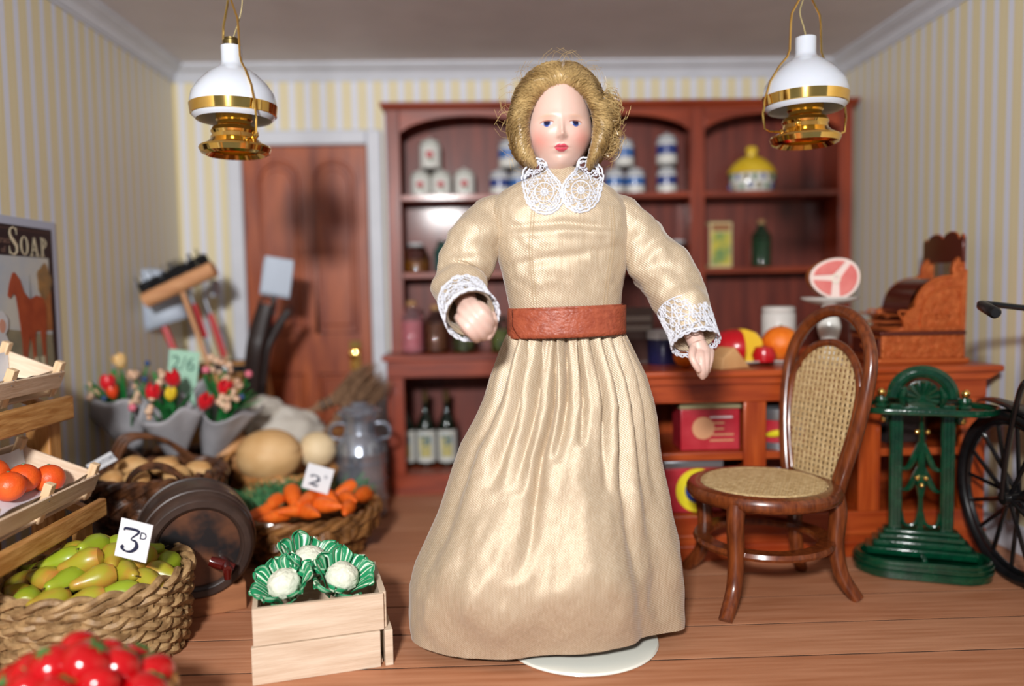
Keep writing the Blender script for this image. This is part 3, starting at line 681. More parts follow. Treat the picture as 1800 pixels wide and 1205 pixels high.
# infill between the frames low down each side
for s_ in (1, -1):
    A = [(u, v) for u, v in outer if u * s_ > 0 and v < .40]; B = [(u, v) for u, v in inner_ if u * s_ > 0 and v < .40]
    n = min(len(A), len(B)); A = sorted(A, key=lambda q: q[1]); B = sorted(B, key=lambda q: q[1])
    m = MB(); vv = np.linspace(.0, .39, 14)
    iu = lambda Q, v: float(np.interp(v, [q[1] for q in Q], [abs(q[0]) for q in Q]))
    rows = [[bk(s_ * iu(A, v), v, d) for d in (-.014, .014)] + [bk(s_ * iu(B, v), v, d) for d in (.014, -.014)] for v in vv]
    m.grid(rows, cv=True).build('side_web', chair_m, ch)
bx_ = [q[0] for q in inner_ if q[0] > 0]; bv_ = [q[1] for q in inner_ if q[0] > 0]
def in_back(u, v):
    if v < .02 or v > .545: return False
    vc = .545 - .19 * 1.05
    if v > vc: return (u / .19) ** 2 + ((v - vc) / (.19 * 1.05)) ** 2 < .97
    k = (v - .02) / (vc - .02); return abs(u) < .125 + .065 * math.sin(PI / 2 * k)
m = cane_lattice('b', lambda x, y, s_: bk(x, y, s_ * 1.2), in_back, -.1875, .1875, .02, .545, .025, .0215, .0085, .0052, .0009)
m.build('back_cane', cane, ch, stuff=True)
# legs
for a_, rt, rf in ((-130, .262, .365), (130, .262, .36), (-20, .262, .345), (42, .262, .33)):
    a = math.radians(a_); d = Vector((math.cos(a), math.sin(a), 0))
    P = smoothpath([d * rt + Vector((0, 0, SZ - .03)), d * (rt + .012) + Vector((0, 0, SZ - .1)), d * (rt + .005) + Vector((0, 0, .22)), d * (rt + .025) + Vector((0, 0, .1)), d * rf + Vector((0, 0, .006))], 6)
    k = len(P); R_ = [(.036 - .010 * i / k) if i < k * .9 else .026 for i in range(k)]
    MB().tube(P, R_, 10).build('leg', chair_m, ch)
MB().lathe([(.205, .0), (.262, .0), (.268, .012), (.262, .026), (.205, .026), (.2, .012), (.205, 0)], 56, (0, 0, .205)).build('stretcher_ring', chair_m, ch)

# ------------------------------------------------------------------ green umbrella stand
us = thing('umbrella_stand', 'glossy green cast iron umbrella stand with brass knobs beside the bicycle wheel', 'umbrella stand', (1.79, 3.14, 0), math.radians(-22))
def stadium(w_, d_, n=12):
    r = d_ / 2; L_ = w_ / 2 - r
    return [(L_ + r * math.cos(a), r * math.sin(a)) for a in np.linspace(-PI / 2, PI / 2, n)] + [(-L_ + r * math.cos(a), r * math.sin(a)) for a in np.linspace(PI / 2, 3 * PI / 2, n)]
def stack(m, levels, fn):
    rows = [[Vector((x, y, z)) for x, y in fn(w_, d_)] for w_, d_, z in levels]
    b = len(m.v); m.grid(rows, cv=True); n = len(rows[0]); m.f.append(tuple(b + j for j in range(n))); e = b + (len(rows) - 1) * n; m.f.append(tuple(e + j for j in reversed(range(n)))); return m
tray = stack(MB(), [(.50, .25, .0), (.52, .27, .008), (.52, .27, .03), (.505, .255, .036), (.515, .265, .042), (.515, .265, .075), (.50, .25, .08), (.47, .22, .076), (.46, .21, .04)], stadium)
tray.build('drip_tray', green_m, us, ang=25)
for z in (.036, .058): MB().tube([(x, y, z) for x, y in stadium(.522, .272, 16)], .004, 6, closed=True).build('tray_bead', green_m, us)
st = MB()
for (w_, d_, z0, z1) in ((.42, .12, .06, .095), (.37, .105, .095, .125), (.325, .09, .125, .15), (.29, .075, .15, .17)):
    st.b2((-w_ / 2, .02 - d_ / 2 + .03, z0), (w_ / 2, .02 + d_ / 2 + .03, z1))
st.build('stepped_base', green_m, us, bevel=.008)
MB().b2((-.01, -.1, .04), (.01, .0, .085)).build('tray_rib', green_m, us, bevel=.003)
PYS = .05
for s_ in (-1, 1):
    up_r = MB().b2((s_ * .097 - .026, PYS - .018, .165), (s_ * .097 + .026, PYS + .018, .70)).build('upright', green_m, us, bevel=.006)
    for dx in (-.014, 0, .014): MB().tube([(s_ * .097 + dx, PYS - .018, .18), (s_ * .097 + dx, PYS - .018, .69)], .0055, 6).build('flute', green_m, up_r)
MB().tube(circ(.112, 28, (0, PYS, .725), 0, PI, 'y', True), .027, 10, up=(0, 1, 0), flat=.7).build('arch', green_m, us)
MB().tube(circ(.105, 28, (0, PYS - .018, .725), 0, PI, 'y', True), .006, 6).build('arch_bead', green_m, us)
MB().tube(circ(.122, 28, (0, PYS - .018, .725), 0, PI, 'y', True), .005, 6).build('arch_bead', green_m, us)
# shell
m = MB().lathe([(.0, -.006), (.062, -.006), (.066, .006), (0, .016)], 28, (0, PYS, .735), RX); m.build('shell_disc', green_m, us)
for i in range(9):
    a = math.radians(-20 + 27.5 * i)
    MB().tube([(0 + .012 * math.cos(a), PYS - .012, .725 + .012 * math.sin(a)), (.062 * math.cos(a), PYS - .02, .733 + .062 * math.sin(a))], [.004, .0105], 8).build('shell_rib', green_m, us)
for s_ in (-1, 1):
    MB().tube(smoothpath([(s_ * .07, PYS - .01, .69), (s_ * .078, PYS - .014, .73), (s_ * .064, PYS - .014, .775)], 5), [.008, .009, .011, .013, .014, .015, .014, .012, .009, .006, .003], 8).build('scroll', green_m, us)
MB().b2((-.125, PYS - .014, .66), (.125, PYS + .014, .69)).build('cross_bar', green_m, us, bevel=.005)
ringp = [(x, y + PYS - .02, .685) for x, y in stadium(.54, .27, 18)]
MB().tube(ringp, .0085, 8, closed=True, up=(0, 0, 1), flat=1.5).build('umbrella_ring', green_m, us)
MB().tube([(x, y + PYS - .02, .697) for x, y in stadium(.556, .286, 18)], .0035, 6, closed=True).build('ring_bead', green_m, us)
for s_ in (-1, 1):
    MB().lathe([(.022, 0), (.03, .01), (.02, .02), (.028, .035), (.024, .05), (0, .055)], 16, (s_ * .155, PYS, .68)).build('finial', green_m, us)
    MB().ball((s_ * .157, PYS - .01, .748), .017, 14, 10).build('brass_knob', gold, us)
    MB().ball((s_ * .148, PYS - .01, .632), .014, 12, 8).build('brass_knob', gold, us)
    MB().ball((s_ * .14, PYS - .005, .635), .018, 12, 8).build('knob_seat', green_m, us)
# central foliate stem
MB().tube([(0, PYS, .17), (0, PYS, .3), (0, PYS, .36), (0, PYS, .5), (0, PYS, .66)], [.014, .01, .022, .014, .008], 8).build('centre_stem', green_m, us)
for (zb, wb, zt) in ((.425, .072, .54), (.335, .07, .44)):
    for s_ in (-1, 1):
        P = smoothpath([(s_ * .008, PYS, zt), (s_ * .022, PYS - .004, (zb + zt) / 2 + .01), (s_ * .045, PYS - .006, zb + .01), (s_ * wb, PYS - .004, zb - .004)], 5)
        MB().tube(P, [.005 + .009 * math.sin(PI * i / (len(P) - 1)) for i in range(len(P))], 8).build('leaf_scroll', green_m, us)
for x_, z_ in ((-.02, .585), (.02, .585), (-.017, .39), (.017, .39), (0, .36)):
    MB().ball((x_, PYS - .018, z_), .0115, 12, 8).build('brass_berry', gold, us)
for s_ in (-1, 1):
    P = smoothpath([(s_ * .005, PYS, .24), (s_ * .02, PYS, .19), (s_ * .06, PYS, .185), (s_ * .075, PYS, .24)], 5)
    MB().tube(P, .008, 8).build('lower_scroll', green_m, us)

# ------------------------------------------------------------------ bicycle
bik = thing('bicycle', 'black bicycle leaning at the right wall, front wheel towards the shelves', 'bicycle', (2.09, 2.985, 0), 0, None, (0, math.radians(-3), 0))
# local: +y forward, wheel centre at y=0; frame runs to -y
WR = .35
def wheel(y0):
    hub = Vector((0, y0, WR))
    MB().tube(circ(WR - .022, 64, hub, ax='x'), .026, 10, closed=True).build('tyre', tyre_m, bik)
    MB().tube(circ(WR - .05, 64, hub, ax='x'), .014, 8, closed=True).build('rim', black_m, bik)
    MB().tube([hub - Vector((.05, 0, 0)), hub + Vector((.05, 0, 0))], .026, 14).build('hub', black_m, bik)
    for i in range(16):
        a = 2 * PI * i / 16 + .1; d = Vector((0, math.cos(a), math.sin(a)))
        MB().tube([hub + d * .02 + Vector((.02 * (-1) ** i, 0, 0)), hub + d * (WR - .045)], .009, 6).build('spoke', black_m, bik)
wheel(0); wheel(-1.08)
for s_ in (-1, 1):
    MB().tube(smoothpath([(s_ * .05, 0, WR), (s_ * .05, -.04, .55), (s_ * .045, -.12, .80), (s_ * .02, -.14, .83)], 5), .011, 8).build('fork_blade', black_m, bik)
MB().tube([(0, -.135, .80), (0, -.2, 1.06)], .02, 10).build('head_tube', black_m, bik)
MB().tube([(0, -.15, .82), (0, -.62, .32)], .017, 10).build('down_tube', black_m, bik)
MB().tube([(0, -.18, .96), (0, -.72, .82)], .016, 10).build('top_tube', black_m, bik)
MB().tube([(0, -.62, .32), (0, -.76, .92)], .016, 10).build('seat_tube', black_m, bik)
for s_ in (-1, 1):
    MB().tube([(s_ * .03, -.62, .32), (s_ * .045, -1.08, WR)], .01, 8).build('chain_stay', black_m, bik)
    MB().tube([(s_ * .02, -.73, .82), (s_ * .045, -1.08, WR)], .009, 8).build('seat_stay', black_m, bik)
m = MB().lathe([(.0, 0), (.10, .0), (.1, .01), (0, .01)], 28, (.03, -.62, .32), Matrix.Rotation(PI / 2, 3, 'Y')); m.build('chain_ring', black_m, bik)
for s_ in (-1, 1):
    MB().tube([(s_ * .05, -.62, .32), (s_ * .06, -.62 + s_ * .12, .24 if s_ > 0 else .40)], .009, 8).build('crank', black_m, bik)
    MB().box((s_ * .1, -.62 + s_ * .12, .24 if s_ > 0 else .40), (.08, .06, .02)).build('pedal', black_m, bik, bevel=.004)
sad = MB(); rows = []
for i in range(12):
    t_ = i / 11; w_ = .02 + .09 * max(0, (t_ - .35) / .65) ** .8; y_ = -.66 - .26 * t_
    rows.append([Vector((w_ * math.cos(a), y_, .94 + .028 * math.sin(a))) for a in np.linspace(0, 2 * PI, 14, endpoint=False)])
sad.grid(rows, cv=True); sad.f.append(tuple(range(14))); sad.f.append(tuple(range(12 * 14 - 1, 11 * 14 - 1, -1))); sad.build('saddle', leather_d, bik)
# front mudguard with flared tip
rows = []
for i in range(22):
    a = math.radians(62 + 118 * i / 21); r_ = WR + .03 + max(0, (6 - i)) ** 1.3 * .004
    rows.append([Vector((x_ * (1 if i > 3 else .45 + .14 * i), r_ * math.cos(a), WR + r_ * math.sin(a) - abs(x_) * .3)) for x_ in (-.04, -.02, 0, .02, .04)])
mg = MB().grid(rows).build('front_mudguard', black_m, bik); sm = mg.modifiers.new('s', 'SOLIDIFY'); sm.thickness = .005
MB().tube([(0, -.19, 1.04), (0, -.17, 1.10)], .014, 8).build('stem', black_m, bik)
for s_ in (-1, 1):
    MB().tube(smoothpath([(0, -.17, 1.10), (s_ * .07, -.12, 1.115), (s_ * .14, -.09, 1.13), (s_ * .185, -.11, 1.135), (s_ * .205, -.16, 1.125)], 6), .011, 8).build('handlebar', black_m, bik)
    MB().tube([(s_ * .196, -.14, 1.13), (s_ * .202, -.15, 1.128), (s_ * .236, -.272, 1.108), (s_ * .238, -.28, 1.107)], [.016, .02, .0215, .015], 14).build('grip', tyre_m, bik)

# ------------------------------------------------------------------ baskets
def ring_path(r, z, n, amp=0, stakes=0, ph=0, sy=1):
    out = []
    for i in range(n):
        a = 2 * PI * i / n; rr = r + amp * math.cos(stakes / 2 * a + ph); out.append(Vector((rr * math.cos(a), rr * math.sin(a) * sy, z)))
    return out
def basket(name, label, loc, rfn, H_, sr, rows, stakes, mat, rim=3, rimr=.012, sy=1, floor=True, rope=False, rz=0, wave=0):
    t = thing(name, label, 'basket', loc, rz)
    m = MB(); n = stakes * 4
    for i in range(rows):
        z = .01 + (H_ - .03) * i / max(rows - 1, 1); r = rfn(z / H_)
        P = ring_path(r, z, n, sr * .9, stakes, PI * i, sy)
        if rope: P = [Vector((p.x, p.y, p.z + sr * .5 * math.sin(k * 2 * PI * stakes / 2 / n + i))) for k, p in enumerate(P)]
        m.tube(P, sr, 6, closed=True)
    m.build('woven_wall', mat, t, stuff=True)
    m = MB()
    for k in range(stakes):
        a = 2 * PI * k / stakes
        m.tube([(rfn(u) * math.cos(a), rfn(u) * math.sin(a) * sy, u * H_) for u in np.linspace(0.0, 1, 7)], sr * .75, 5)
    m.build('stakes', mat, t, stuff=True)
    for k in range(rim):
        P = []; nn = stakes * 6
        for i in range(nn):
            a = 2 * PI * i / nn; b = a * round(stakes / 3) + 2 * PI * k / rim
            rr = rfn(1) + rimr * 1.1 * math.cos(b); P.append(Vector((rr * math.cos(a), rr * math.sin(a) * sy, H_ + rimr * 1.1 * math.sin(b))))
        MB().tube(P, rimr, 6, closed=True).build('rim_strand', mat, t)
    if floor: MB().lathe([(0, 0), (rfn(0) - .004, 0), (rfn(0) - .004, .02), (0, .02)], 32, sy=sy).build('basket_base', mat, t)
    return t
def braid(t, mat, rc, zc, A, B, k, groups, npar, sr, dz, sy=1, n=220):
    for g in range(groups):
        for q in range(npar):
            P = []
            for i in range(n):
                a = 2 * PI * i / n; b = a * k + 2 * PI * g / groups
                rr = rc + B * math.cos(2 * b + PI * g) ; P.append(Vector((rr * math.cos(a), rr * math.sin(a) * sy, zc + A * math.sin(b) + dz * (q - (npar - 1) / 2))))
            MB().tube(P, sr, 6, closed=True).build('braid_strand', mat, t)
random.seed(11)
# pear basket
PB = Vector((-1.345, 2.63, 0))
pear_b = basket('rope_basket', 'round tan rope-woven basket full of yellow-green pears', PB, lambda u: .262 + .032 * u ** .7, .275, .0135, 13, 34, wick_t, 2, .0125, rope=True)
pear_m = M('pear_skin', (156, 150, 40), .36, col2=(184, 122, 54), scale=9, lo=.42, hi=.62, coat=.1); pear_g = M('green_pear_skin', (138, 156, 34), .36, col2=(168, 158, 52), scale=8, lo=.45, hi=.75, coat=.1)
stem_m = M('dark_stem', (60, 44, 26), .6)
def pear(loc, rot, sc_, mat):
    t = bpy.data.objects.new('pear', None)
    P = [(0, -.062), (.012, -.061), (.034, -.05), (.044, -.024), (.041, .004), (.029, .032), (.021, .054), (.017, .07), (.009, .079), (0, .081)]
    o = MB().lathe([(r * .98, z) for r, z in P], 16)
    rt = o.build('pear', mat); rt.location = loc; rt.rotation_euler = rot; rt.scale = (sc_,) * 3
    MB().tube([(0, 0, .078), (.004, 0, .095)], .0025, 5).build('stem', stem_m, rt)
    MB().lathe([(.008, -.0625), (.003, -.058), (0, -.058)], 8).build('calyx', stem_m, rt)
    return rt
pears = []
for lvl, (nr, rr, zz) in enumerate(((15, .225, .262), (10, .15, .30), (6, .085, .338), (1, 0, .365))):
    for i in range(nr):
        a = 2 * PI * (i + .3 * lvl) / nr + random.uniform(-.06, .06)
        pears.append((PB + Vector((rr * math.cos(a), rr * math.sin(a), zz + random.uniform(-.006, .006))), (PI / 2 + random.uniform(-.25, .25), random.uniform(-.3, .3), a + random.choice((PI / 2, 0, -.4, .5, 1.2)) + random.uniform(-.3, .3))))
LAB = {}
def place_word(p, c):
    d = p - c; h = 'front' if d.y < -.06 else ('back' if d.y > .06 else 'middle'); s_ = 'left' if d.x < -.06 else ('right' if d.x > .06 else 'centre')
    return h, s_
def uniq(base):
    LAB[base] = LAB.get(base, 0) + 1; return LAB[base]
# group pears by region so that each label is true and distinct in its row
def label_row(items, c, noun, where):
    """items: list of (obj, Vector). rows front to back, then left to right"""
    idx = sorted(range(len(items)), key=lambda i: items[i][1].y); rows = {}
    words_ = ['nearest row', 'second row back', 'third row back', 'fourth row back', 'fifth row back', 'rearmost row']
    nrow = min(6, max(1, round(len(items) / 5))); per = math.ceil(len(items) / nrow)
    ordn = ['leftmost', 'second from left', 'third from left', 'fourth from left', 'fifth from left', 'sixth from left', 'seventh from left', 'eighth from left']
    for r_ in range(nrow):
        grp = sorted(idx[r_ * per:(r_ + 1) * per], key=lambda i: items[i][1].x)
        for k, i in enumerate(grp):
            o = items[i][0]; rw = words_[r_] if r_ < nrow - 1 or nrow == 1 else words_[5]
            yield o, '%s, %s in the %s of the %s' % (noun(o), ordn[k] if k < len(grp) - 1 or len(grp) == 1 else 'rightmost', rw, where)
its = []
for i, (p, r) in enumerate(pears):
    mt = (pear_m, pear_g, pear_m)[i % 3]; o = pear(p, r, 1.0, mt); its.append((o, p)); o['c'] = 'green' if mt is pear_g else 'yellow'
for o, l in label_row(its, PB, lambda o: '%s pear' % ('bright green' if o['c'] == 'green' else 'yellow and russet'), 'pear basket'):
    tag(o, l, 'pear', 'pears in the rope basket'); del o['c']
def price_card(p, w_, h_, rot, label, body, sub, tilt=0, mat=paper, size=.6):
    t = thing('price_card', label, 'price card', p, 0, None, rot)
    MB().b2((-w_ / 2, -.002, 0), (w_ / 2, .002, h_)).build('card', mat, t)
    NUM = {'3': ([(-.28, .62), (-.22, .72), (.26, .70), (.02, .36), (.2, .30), (.27, .1), (.12, -.1), (-.1, -.14), (-.26, -.04), (-.2, .04)], [.02, .05, .045, .02, .04, .07, .05, .03, .05, .06]),
           '2': ([(-.24, .42), (-.2, .52), (-.02, .58), (.18, .48), (.2, .3), (.0, .1), (-.26, -.1), (-.05, -.06), (.14, -.12), (.26, -.02)], [.06, .05, .03, .05, .07, .04, .02, .05, .05, .03])}[body]
    P = smoothpath([(a * w_ * size - w_ * .1, 0, h_ * .2 + (b + .12) * h_ * size * .8) for a, b in NUM[0]], 5); W_ = np.interp(np.linspace(0, 1, len(P)), np.linspace(0, 1, len(NUM[1])), NUM[1]) * w_ * size * 1.1
    MB().tube([p + Vector((0, -.0028, 0)) for p in P], list(W_), 8, flat=.12, up=(0, 1, 0)).build('numeral', ink, t)
    if sub: text('pence_mark', sub, h_ * .26, ink, t, (w_ * .27, -.003, h_ * .66))
    return t
price_card(at(229, 982, 2.47), .105, .125, (0, math.radians(14), math.radians(-5)), 'white price card reading 3D standing among the pears', '3', 'D', size=.85)

# tomato basket, bottom left
TB = Vector((-1.0, 1.83, 0))
tb = basket('round_basket', 'low round brown basket of red tomatoes at the bottom left corner', TB, lambda u: .18 + .03 * u, .25, .012, 10, 26, wick_m, 2, .01)
tom = M('tomato_skin', (180, 8, 14), .2, coat=.5, col2=(164, 4, 10), scale=10); calyx = M('calyx_green', (60, 120, 60), .5)
def tomato(p, r, rot):
    o = MB().ball((0, 0, 0), (r, r, r * .86), 22, 14, fn=lambda d, v: v * (1 - .12 * max(0, d.z) ** 6)).build('tomato', tom); o.location = p; o.rotation_euler = rot
    for k in range(5):
        a = 2 * PI * k / 5
        MB().tube([(0, 0, r * .76), (r * .22 * math.cos(a), r * .22 * math.sin(a), r * .82), (r * .42 * math.cos(a), r * .42 * math.sin(a), r * .76)], [.004, .005, .001], 5, flat=.5, up=(0, 0, 1)).build('sepal', calyx, o)
    return o
its = []
for lvl, (nr, rr, zz) in enumerate(((11, .168, .262), (7, .095, .305), (3, .045, .345))):
    for i in range(nr):
        a = 2 * PI * (i + .4 * lvl) / nr; p = TB + Vector((rr * math.cos(a), rr * math.sin(a), zz))
        its.append((tomato(p, random.uniform(.05, .06), (random.uniform(-.9, .9), random.uniform(-.9, .9), random.random() * 6)), p))
for o, l in label_row(its, TB, lambda o: 'glossy red tomato', 'tomato basket'): tag(o, l, 'tomato', 'tomatoes in the round basket')

# carrot basket
KB = Vector((-.86, 3.62, 0))
kb = basket('oval_basket', 'dark brown wicker basket with braided rim holding carrots', KB, lambda u: .25 + .07 * u ** 1.3, .20, .0095, 10, 28, wick_m, 3, .015)
braid(kb, wick_m, .322, .155, .032, .012, 9, 3, 3, .0072, .0125)
car_m = M('carrot_skin', (226, 92, 22), .42, col2=(236, 112, 34), scale=26, stretch=(1, 1, 4), bump=.2, bscale=60)
frond = M('carrot_frond', (52, 110, 70), .6, col2=(80, 136, 84), scale=30)
its = []; random.seed(21)
cp = [(-.19, -.17, .22), (-.1, -.2, .225), (-.02, -.16, .24), (.06, -.19, .235), (.13, -.13, .25), (.21, -.13, .23), (-.14, -.1, .25), (.02, -.08, .265), (.11, -.04, .27), (.2, -.02, .25), (.24, .06, .24), (-.05, -.04, .26), (.15, .08, .26)]
for i, (x_, y_, z_) in enumerate(cp):
    L_ = random.uniform(.15, .19); r = random.uniform(.034, .043)
    m = MB().lathe([(0, -L_ / 2), (r * .22, -L_ / 2 + .004), (r * .5, -L_ * .3), (r * .85, 0), (r, L_ * .3), (r * .85, L_ * .44), (r * .4, L_ / 2), (0, L_ / 2)], 14)
    o = m.build('carrot', car_m); p = KB + Vector((x_, y_, z_)); o.location = p; o.rotation_euler = (random.uniform(1.2, 1.7), random.uniform(-.3, .3), random.uniform(1.9, 4.4))
    fr2 = MB()
    for k in range(7):
        a = random.random() * 6; fr2.tube(smoothpath([(0, 0, L_ / 2 - .004), (.012 * math.cos(a), .012 * math.sin(a), L_ / 2 + .03), (.03 * math.cos(a), .03 * math.sin(a), L_ / 2 + .06)], 3), .0018, 4)
    fr2.build('leaf_tuft', frond, o, stuff=True); its.append((o, p))
for o, l in label_row(its, KB, lambda o: 'bright orange carrot', 'carrot basket'): tag(o, l, 'carrot', 'carrots in the wicker basket')
fm = MB(); random.seed(4)
for k in range(420):
    a = random.uniform(PI * .55, PI * 1.22) if k % 3 else random.uniform(.3, PI)
    rr = random.uniform(.16, .31); b = Vector((rr * math.cos(a), rr * math.sin(a), .22 + random.random() * .03)); d = Vector((math.cos(a) * random.uniform(.2, 1), math.sin(a) * .4 + random.uniform(-.6, .6), random.uniform(.3, 1.3))).normalized() * random.uniform(.04, .08)
    fm.tube([b, b + d * .6 + Vector((0, 0, .01)), b + d], [.0022, .002, .0008], 4)
tag(fm.build('carrot_greens', frond, stuff=True), 'feathery green carrot tops spread over the back of the carrot basket', 'greens').location = KB
price_card(at(553, 862, 3.55), .125, .115, (math.radians(-8), math.radians(16), math.radians(-6)), 'white price card reading 2 pence standing among the carrots', '2', 'o', size=.7)

# dark basket of potatoes with hoop handle
DB = Vector((-1.5, 3.51, 0))
db = basket('handled_basket', 'tall dark wicker basket of potatoes with plaited rim and hoop handle', DB, lambda u: .2 + .07 * u, .40, .0105, 17, 26, wick_d, 3, .02)
for k in range(4):
    P = [Vector((.1 + (.115 + .0) * math.cos(a), -.25 + .012 * (k % 2) - .01, .41 + (.085 + .013 * (k // 2) ) * math.sin(a))) for a in np.linspace(-.2, PI + .2, 18)]
    MB().tube(P, .0085, 6).build('handle_strand', wick_d, db)
for k in range(3):
    MB().tube(smoothpath([(-.27 + .02 * k, .1, .4), (-.2 + .015 * k, .12, .56 - .01 * k), (-.05, .2, .53), (.05 + .02 * k, .24, .42)], 8), .011, 6).build('handle_strand', wick_d, db)
braid(db, wick_d, .276, .335, .036, .012, 7, 3, 4, .0075, .0135)
pot_m = M('potato_skin', (190, 140, 84), .6, col2=(206, 166, 112), scale=14, bump=.2, bscale=30)
its = []; random.seed(31)
for (x_, y_, z_) in ((-.15, -.1, .41), (-.03, -.13, .415), (-.11, .03, .44), (.04, .0, .44), (.13, -.09, .42), (.17, .05, .41), (.0, .12, .42), (-.17, .1, .41)):
    p = DB + Vector((x_, y_, z_)); sd = random.random() * 9
    o = MB().ball((0, 0, 0), (.068, .052, .046), 18, 12, fn=lambda d, v: v * (1 + .1 * mn.noise(d * 1.6 + Vector((sd, 0, 0))))).build('potato', pot_m); o.location = p; o.rotation_euler = (random.uniform(-.3, .3), random.uniform(-.3, .3), random.random() * 3); its.append((o, p))
for o, l in label_row(its, DB, lambda o: 'knobbly pale brown potato', 'dark handled basket'): tag(o, l, 'potato', 'potatoes in the dark basket')
t = thing('paper_label', 'small white printed label lying on the potato basket rim', 'label', at(178, 818, 3.3), 0, None, (math.radians(20), math.radians(-28), .2))
MB().b2((-.045, -.002, -.012), (.065, .002, .035)).build('card', paper, t); text('lettering', 'POTATOES', .024, ink, t, (.01, -.003, .012))

# bouquet basket
FB = Vector((-1.62, 4.03, 0))
fb = basket('flower_basket', 'dark wicker basket behind the potatoes holding the wrapped bouquets', FB, lambda u: .22 + .045 * u, .36, .011, 14, 26, wick_d, 3, .018)
for k in range(3): MB().tube(smoothpath([(-.26, -.05, .34), (-.24 + .02 * k, -.12, .46 - .01 * k), (-.12, -.2, .42 + .012 * k), (.0, -.265, .36)], 8), .012, 6).build('handle_strand', wick_d, fb)
tul = {'r': M('red_petal', (206, 14, 30), .4, sheen=.2), 'y': M('yellow_petal', (232, 200, 50), .4), 'o': M('cream_amber_petal', (222, 160, 60), .4, col2=(232, 214, 170), scale=9, stretch=(.3, .3, 1)), 'p': M('pink_bud', (216, 110, 128), .4), 'b': M('blue_bud', (54, 76, 120), .5), 'n': M('dried_cream_flower', (222, 190, 160), .6, col2=(206, 160, 130), scale=20), 'or': M('orange_petal', (222, 70, 30), .4)}
leaf_m = M('tulip_leaf', (28, 110, 50), .4, col2=(44, 134, 66), scale=12)
def bouquet(base, top, rad, flowers, label, seed, wrapcol=tissue):
    random.seed(seed); base = Vector(base); top = Vector(top); ax_ = top - base; L_ = ax_.length
    q = ax_.to_track_quat('Z', 'Y')
    t = thing('flower_bouquet', label, 'bouquet', base, 0, 'paper wrapped bouquets', q.to_euler())
    rows = []; nv = 40
    for i in range(12):
        u = i / 11; row = []
        for j in range(nv):
            a = 2 * PI * j / nv; r_ = .035 + (rad - .035) * u ** 1.05; r_ *= 1 + .07 * math.sin(3 * a + seed) * u + .04 * math.sin(7 * a + seed * 2) * u
            row.append(Vector((r_ * math.cos(a), r_ * math.sin(a), L_ * u * (1 + (.13 * math.cos(2 * a + seed) + .06 * math.sin(5 * a)) * u))))
        rows.append(row)
    o = MB().grid(rows, cv=True).build('paper_wrap', wrapcol, t); sm_ = o.modifiers.new('s', 'SOLIDIFY'); sm_.thickness = .003
    inv = (Matrix.Translation(base) @ q.to_matrix().to_4x4()).inverted()
    for (kind, px, py, dY) in flowers:
        tip = inv @ at(px, py, top.y + dY); low = Vector((tip.x * .1, tip.y * .1, L_ * .3))
        fo = MB().tube(smoothpath([low, (low + tip) / 2 + Vector((0, 0, .01)), tip], 4), .0045, 5).build('flower', leaf_m, t)
        if kind in ('r', 'y', 'o', 'or'):
            s_ = {'r': .058, 'y': .045, 'o': .052, 'or': .045}[kind]; ti = Vector((random.uniform(-.2, .2), random.uniform(-.2, .2), 1)).normalized().to_track_quat('Z', 'Y').to_matrix()
            for k in range(6):
                a = 2 * PI * k / 6; rr = s_ * (.55 if k % 2 else .64); row_ = []
                for v_ in np.linspace(0, 1, 7):
                    wd = .95 * (1 - v_ ** 3) * min(1, v_ * 2 + .35)
                    pr = rr * (math.sin(PI * .70 * v_ ** .8) * .95 + .12)
                    row_.append([tip + ti @ Vector((pr * math.cos(a + e * wd * .8), pr * math.sin(a + e * wd * .8), (v_ - .45) * s_ * 1.6)) for e in (-1, -.5, 0, .5, 1)])
                MB().grid(row_).build('petal', tul[kind], fo)
        elif kind == 'n':
            for k in range(6): MB().ball(tip + Vector((random.uniform(-.025, .025), random.uniform(-.025, .025), random.uniform(-.05, .04))), random.uniform(.012, .02), 8, 6).build('floret', tul['n'], fo)
        else: MB().ball(tip, .02 if kind == 'p' else .015, 10, 8).build('bud', tul[kind], fo)
    for k in range(13):
        a = random.random() * 2 * PI; r0 = rad * .3; ln = random.uniform(.1, .2)
        P = smoothpath([(r0 * math.cos(a) * .5, r0 * math.sin(a) * .5, L_ * .7), (r0 * math.cos(a), r0 * math.sin(a), L_ * .95), (rad * .95 * math.cos(a), rad * .95 * math.sin(a), L_ * .98 + ln * .8)], 5)
        MB().tube(P, [.002 + .014 * math.sin(PI * (i + .5) / (len(P) + .5)) for i in range(len(P))], 6, flat=.2, up=(math.cos(a), math.sin(a), .2)).build('leaf', leaf_m, t)
    return t
def c3(px, py, Y): return at(px, py, Y)
bouquet(c3(238, 800, 3.98), c3(212, 704, 3.96), .15, [('r', 190, 675, -.12), ('o', 211, 636, 0), ('or', 198, 690, -.13), ('n', 163, 680, -.05), ('n', 240, 668, -.05), ('n', 237, 690, -.1), ('b', 259, 638, 0), ('b', 254, 666, 0), ('b', 183, 700, -.15), ('p', 233, 716, -.17)], 'left paper-wrapped bouquet with red and amber tulips, against the left wall', 1)
bouquet(c3(312, 806, 3.93), c3(300, 716, 3.84), .15, [('r', 269, 692, -.13), ('r', 305, 668, -.04), ('y', 300, 694, -.1), ('n', 262, 716, -.16), ('n', 285, 668, 0), ('b', 288, 690, -.08)], 'middle paper-wrapped bouquet with two red tulips and one yellow', 2)
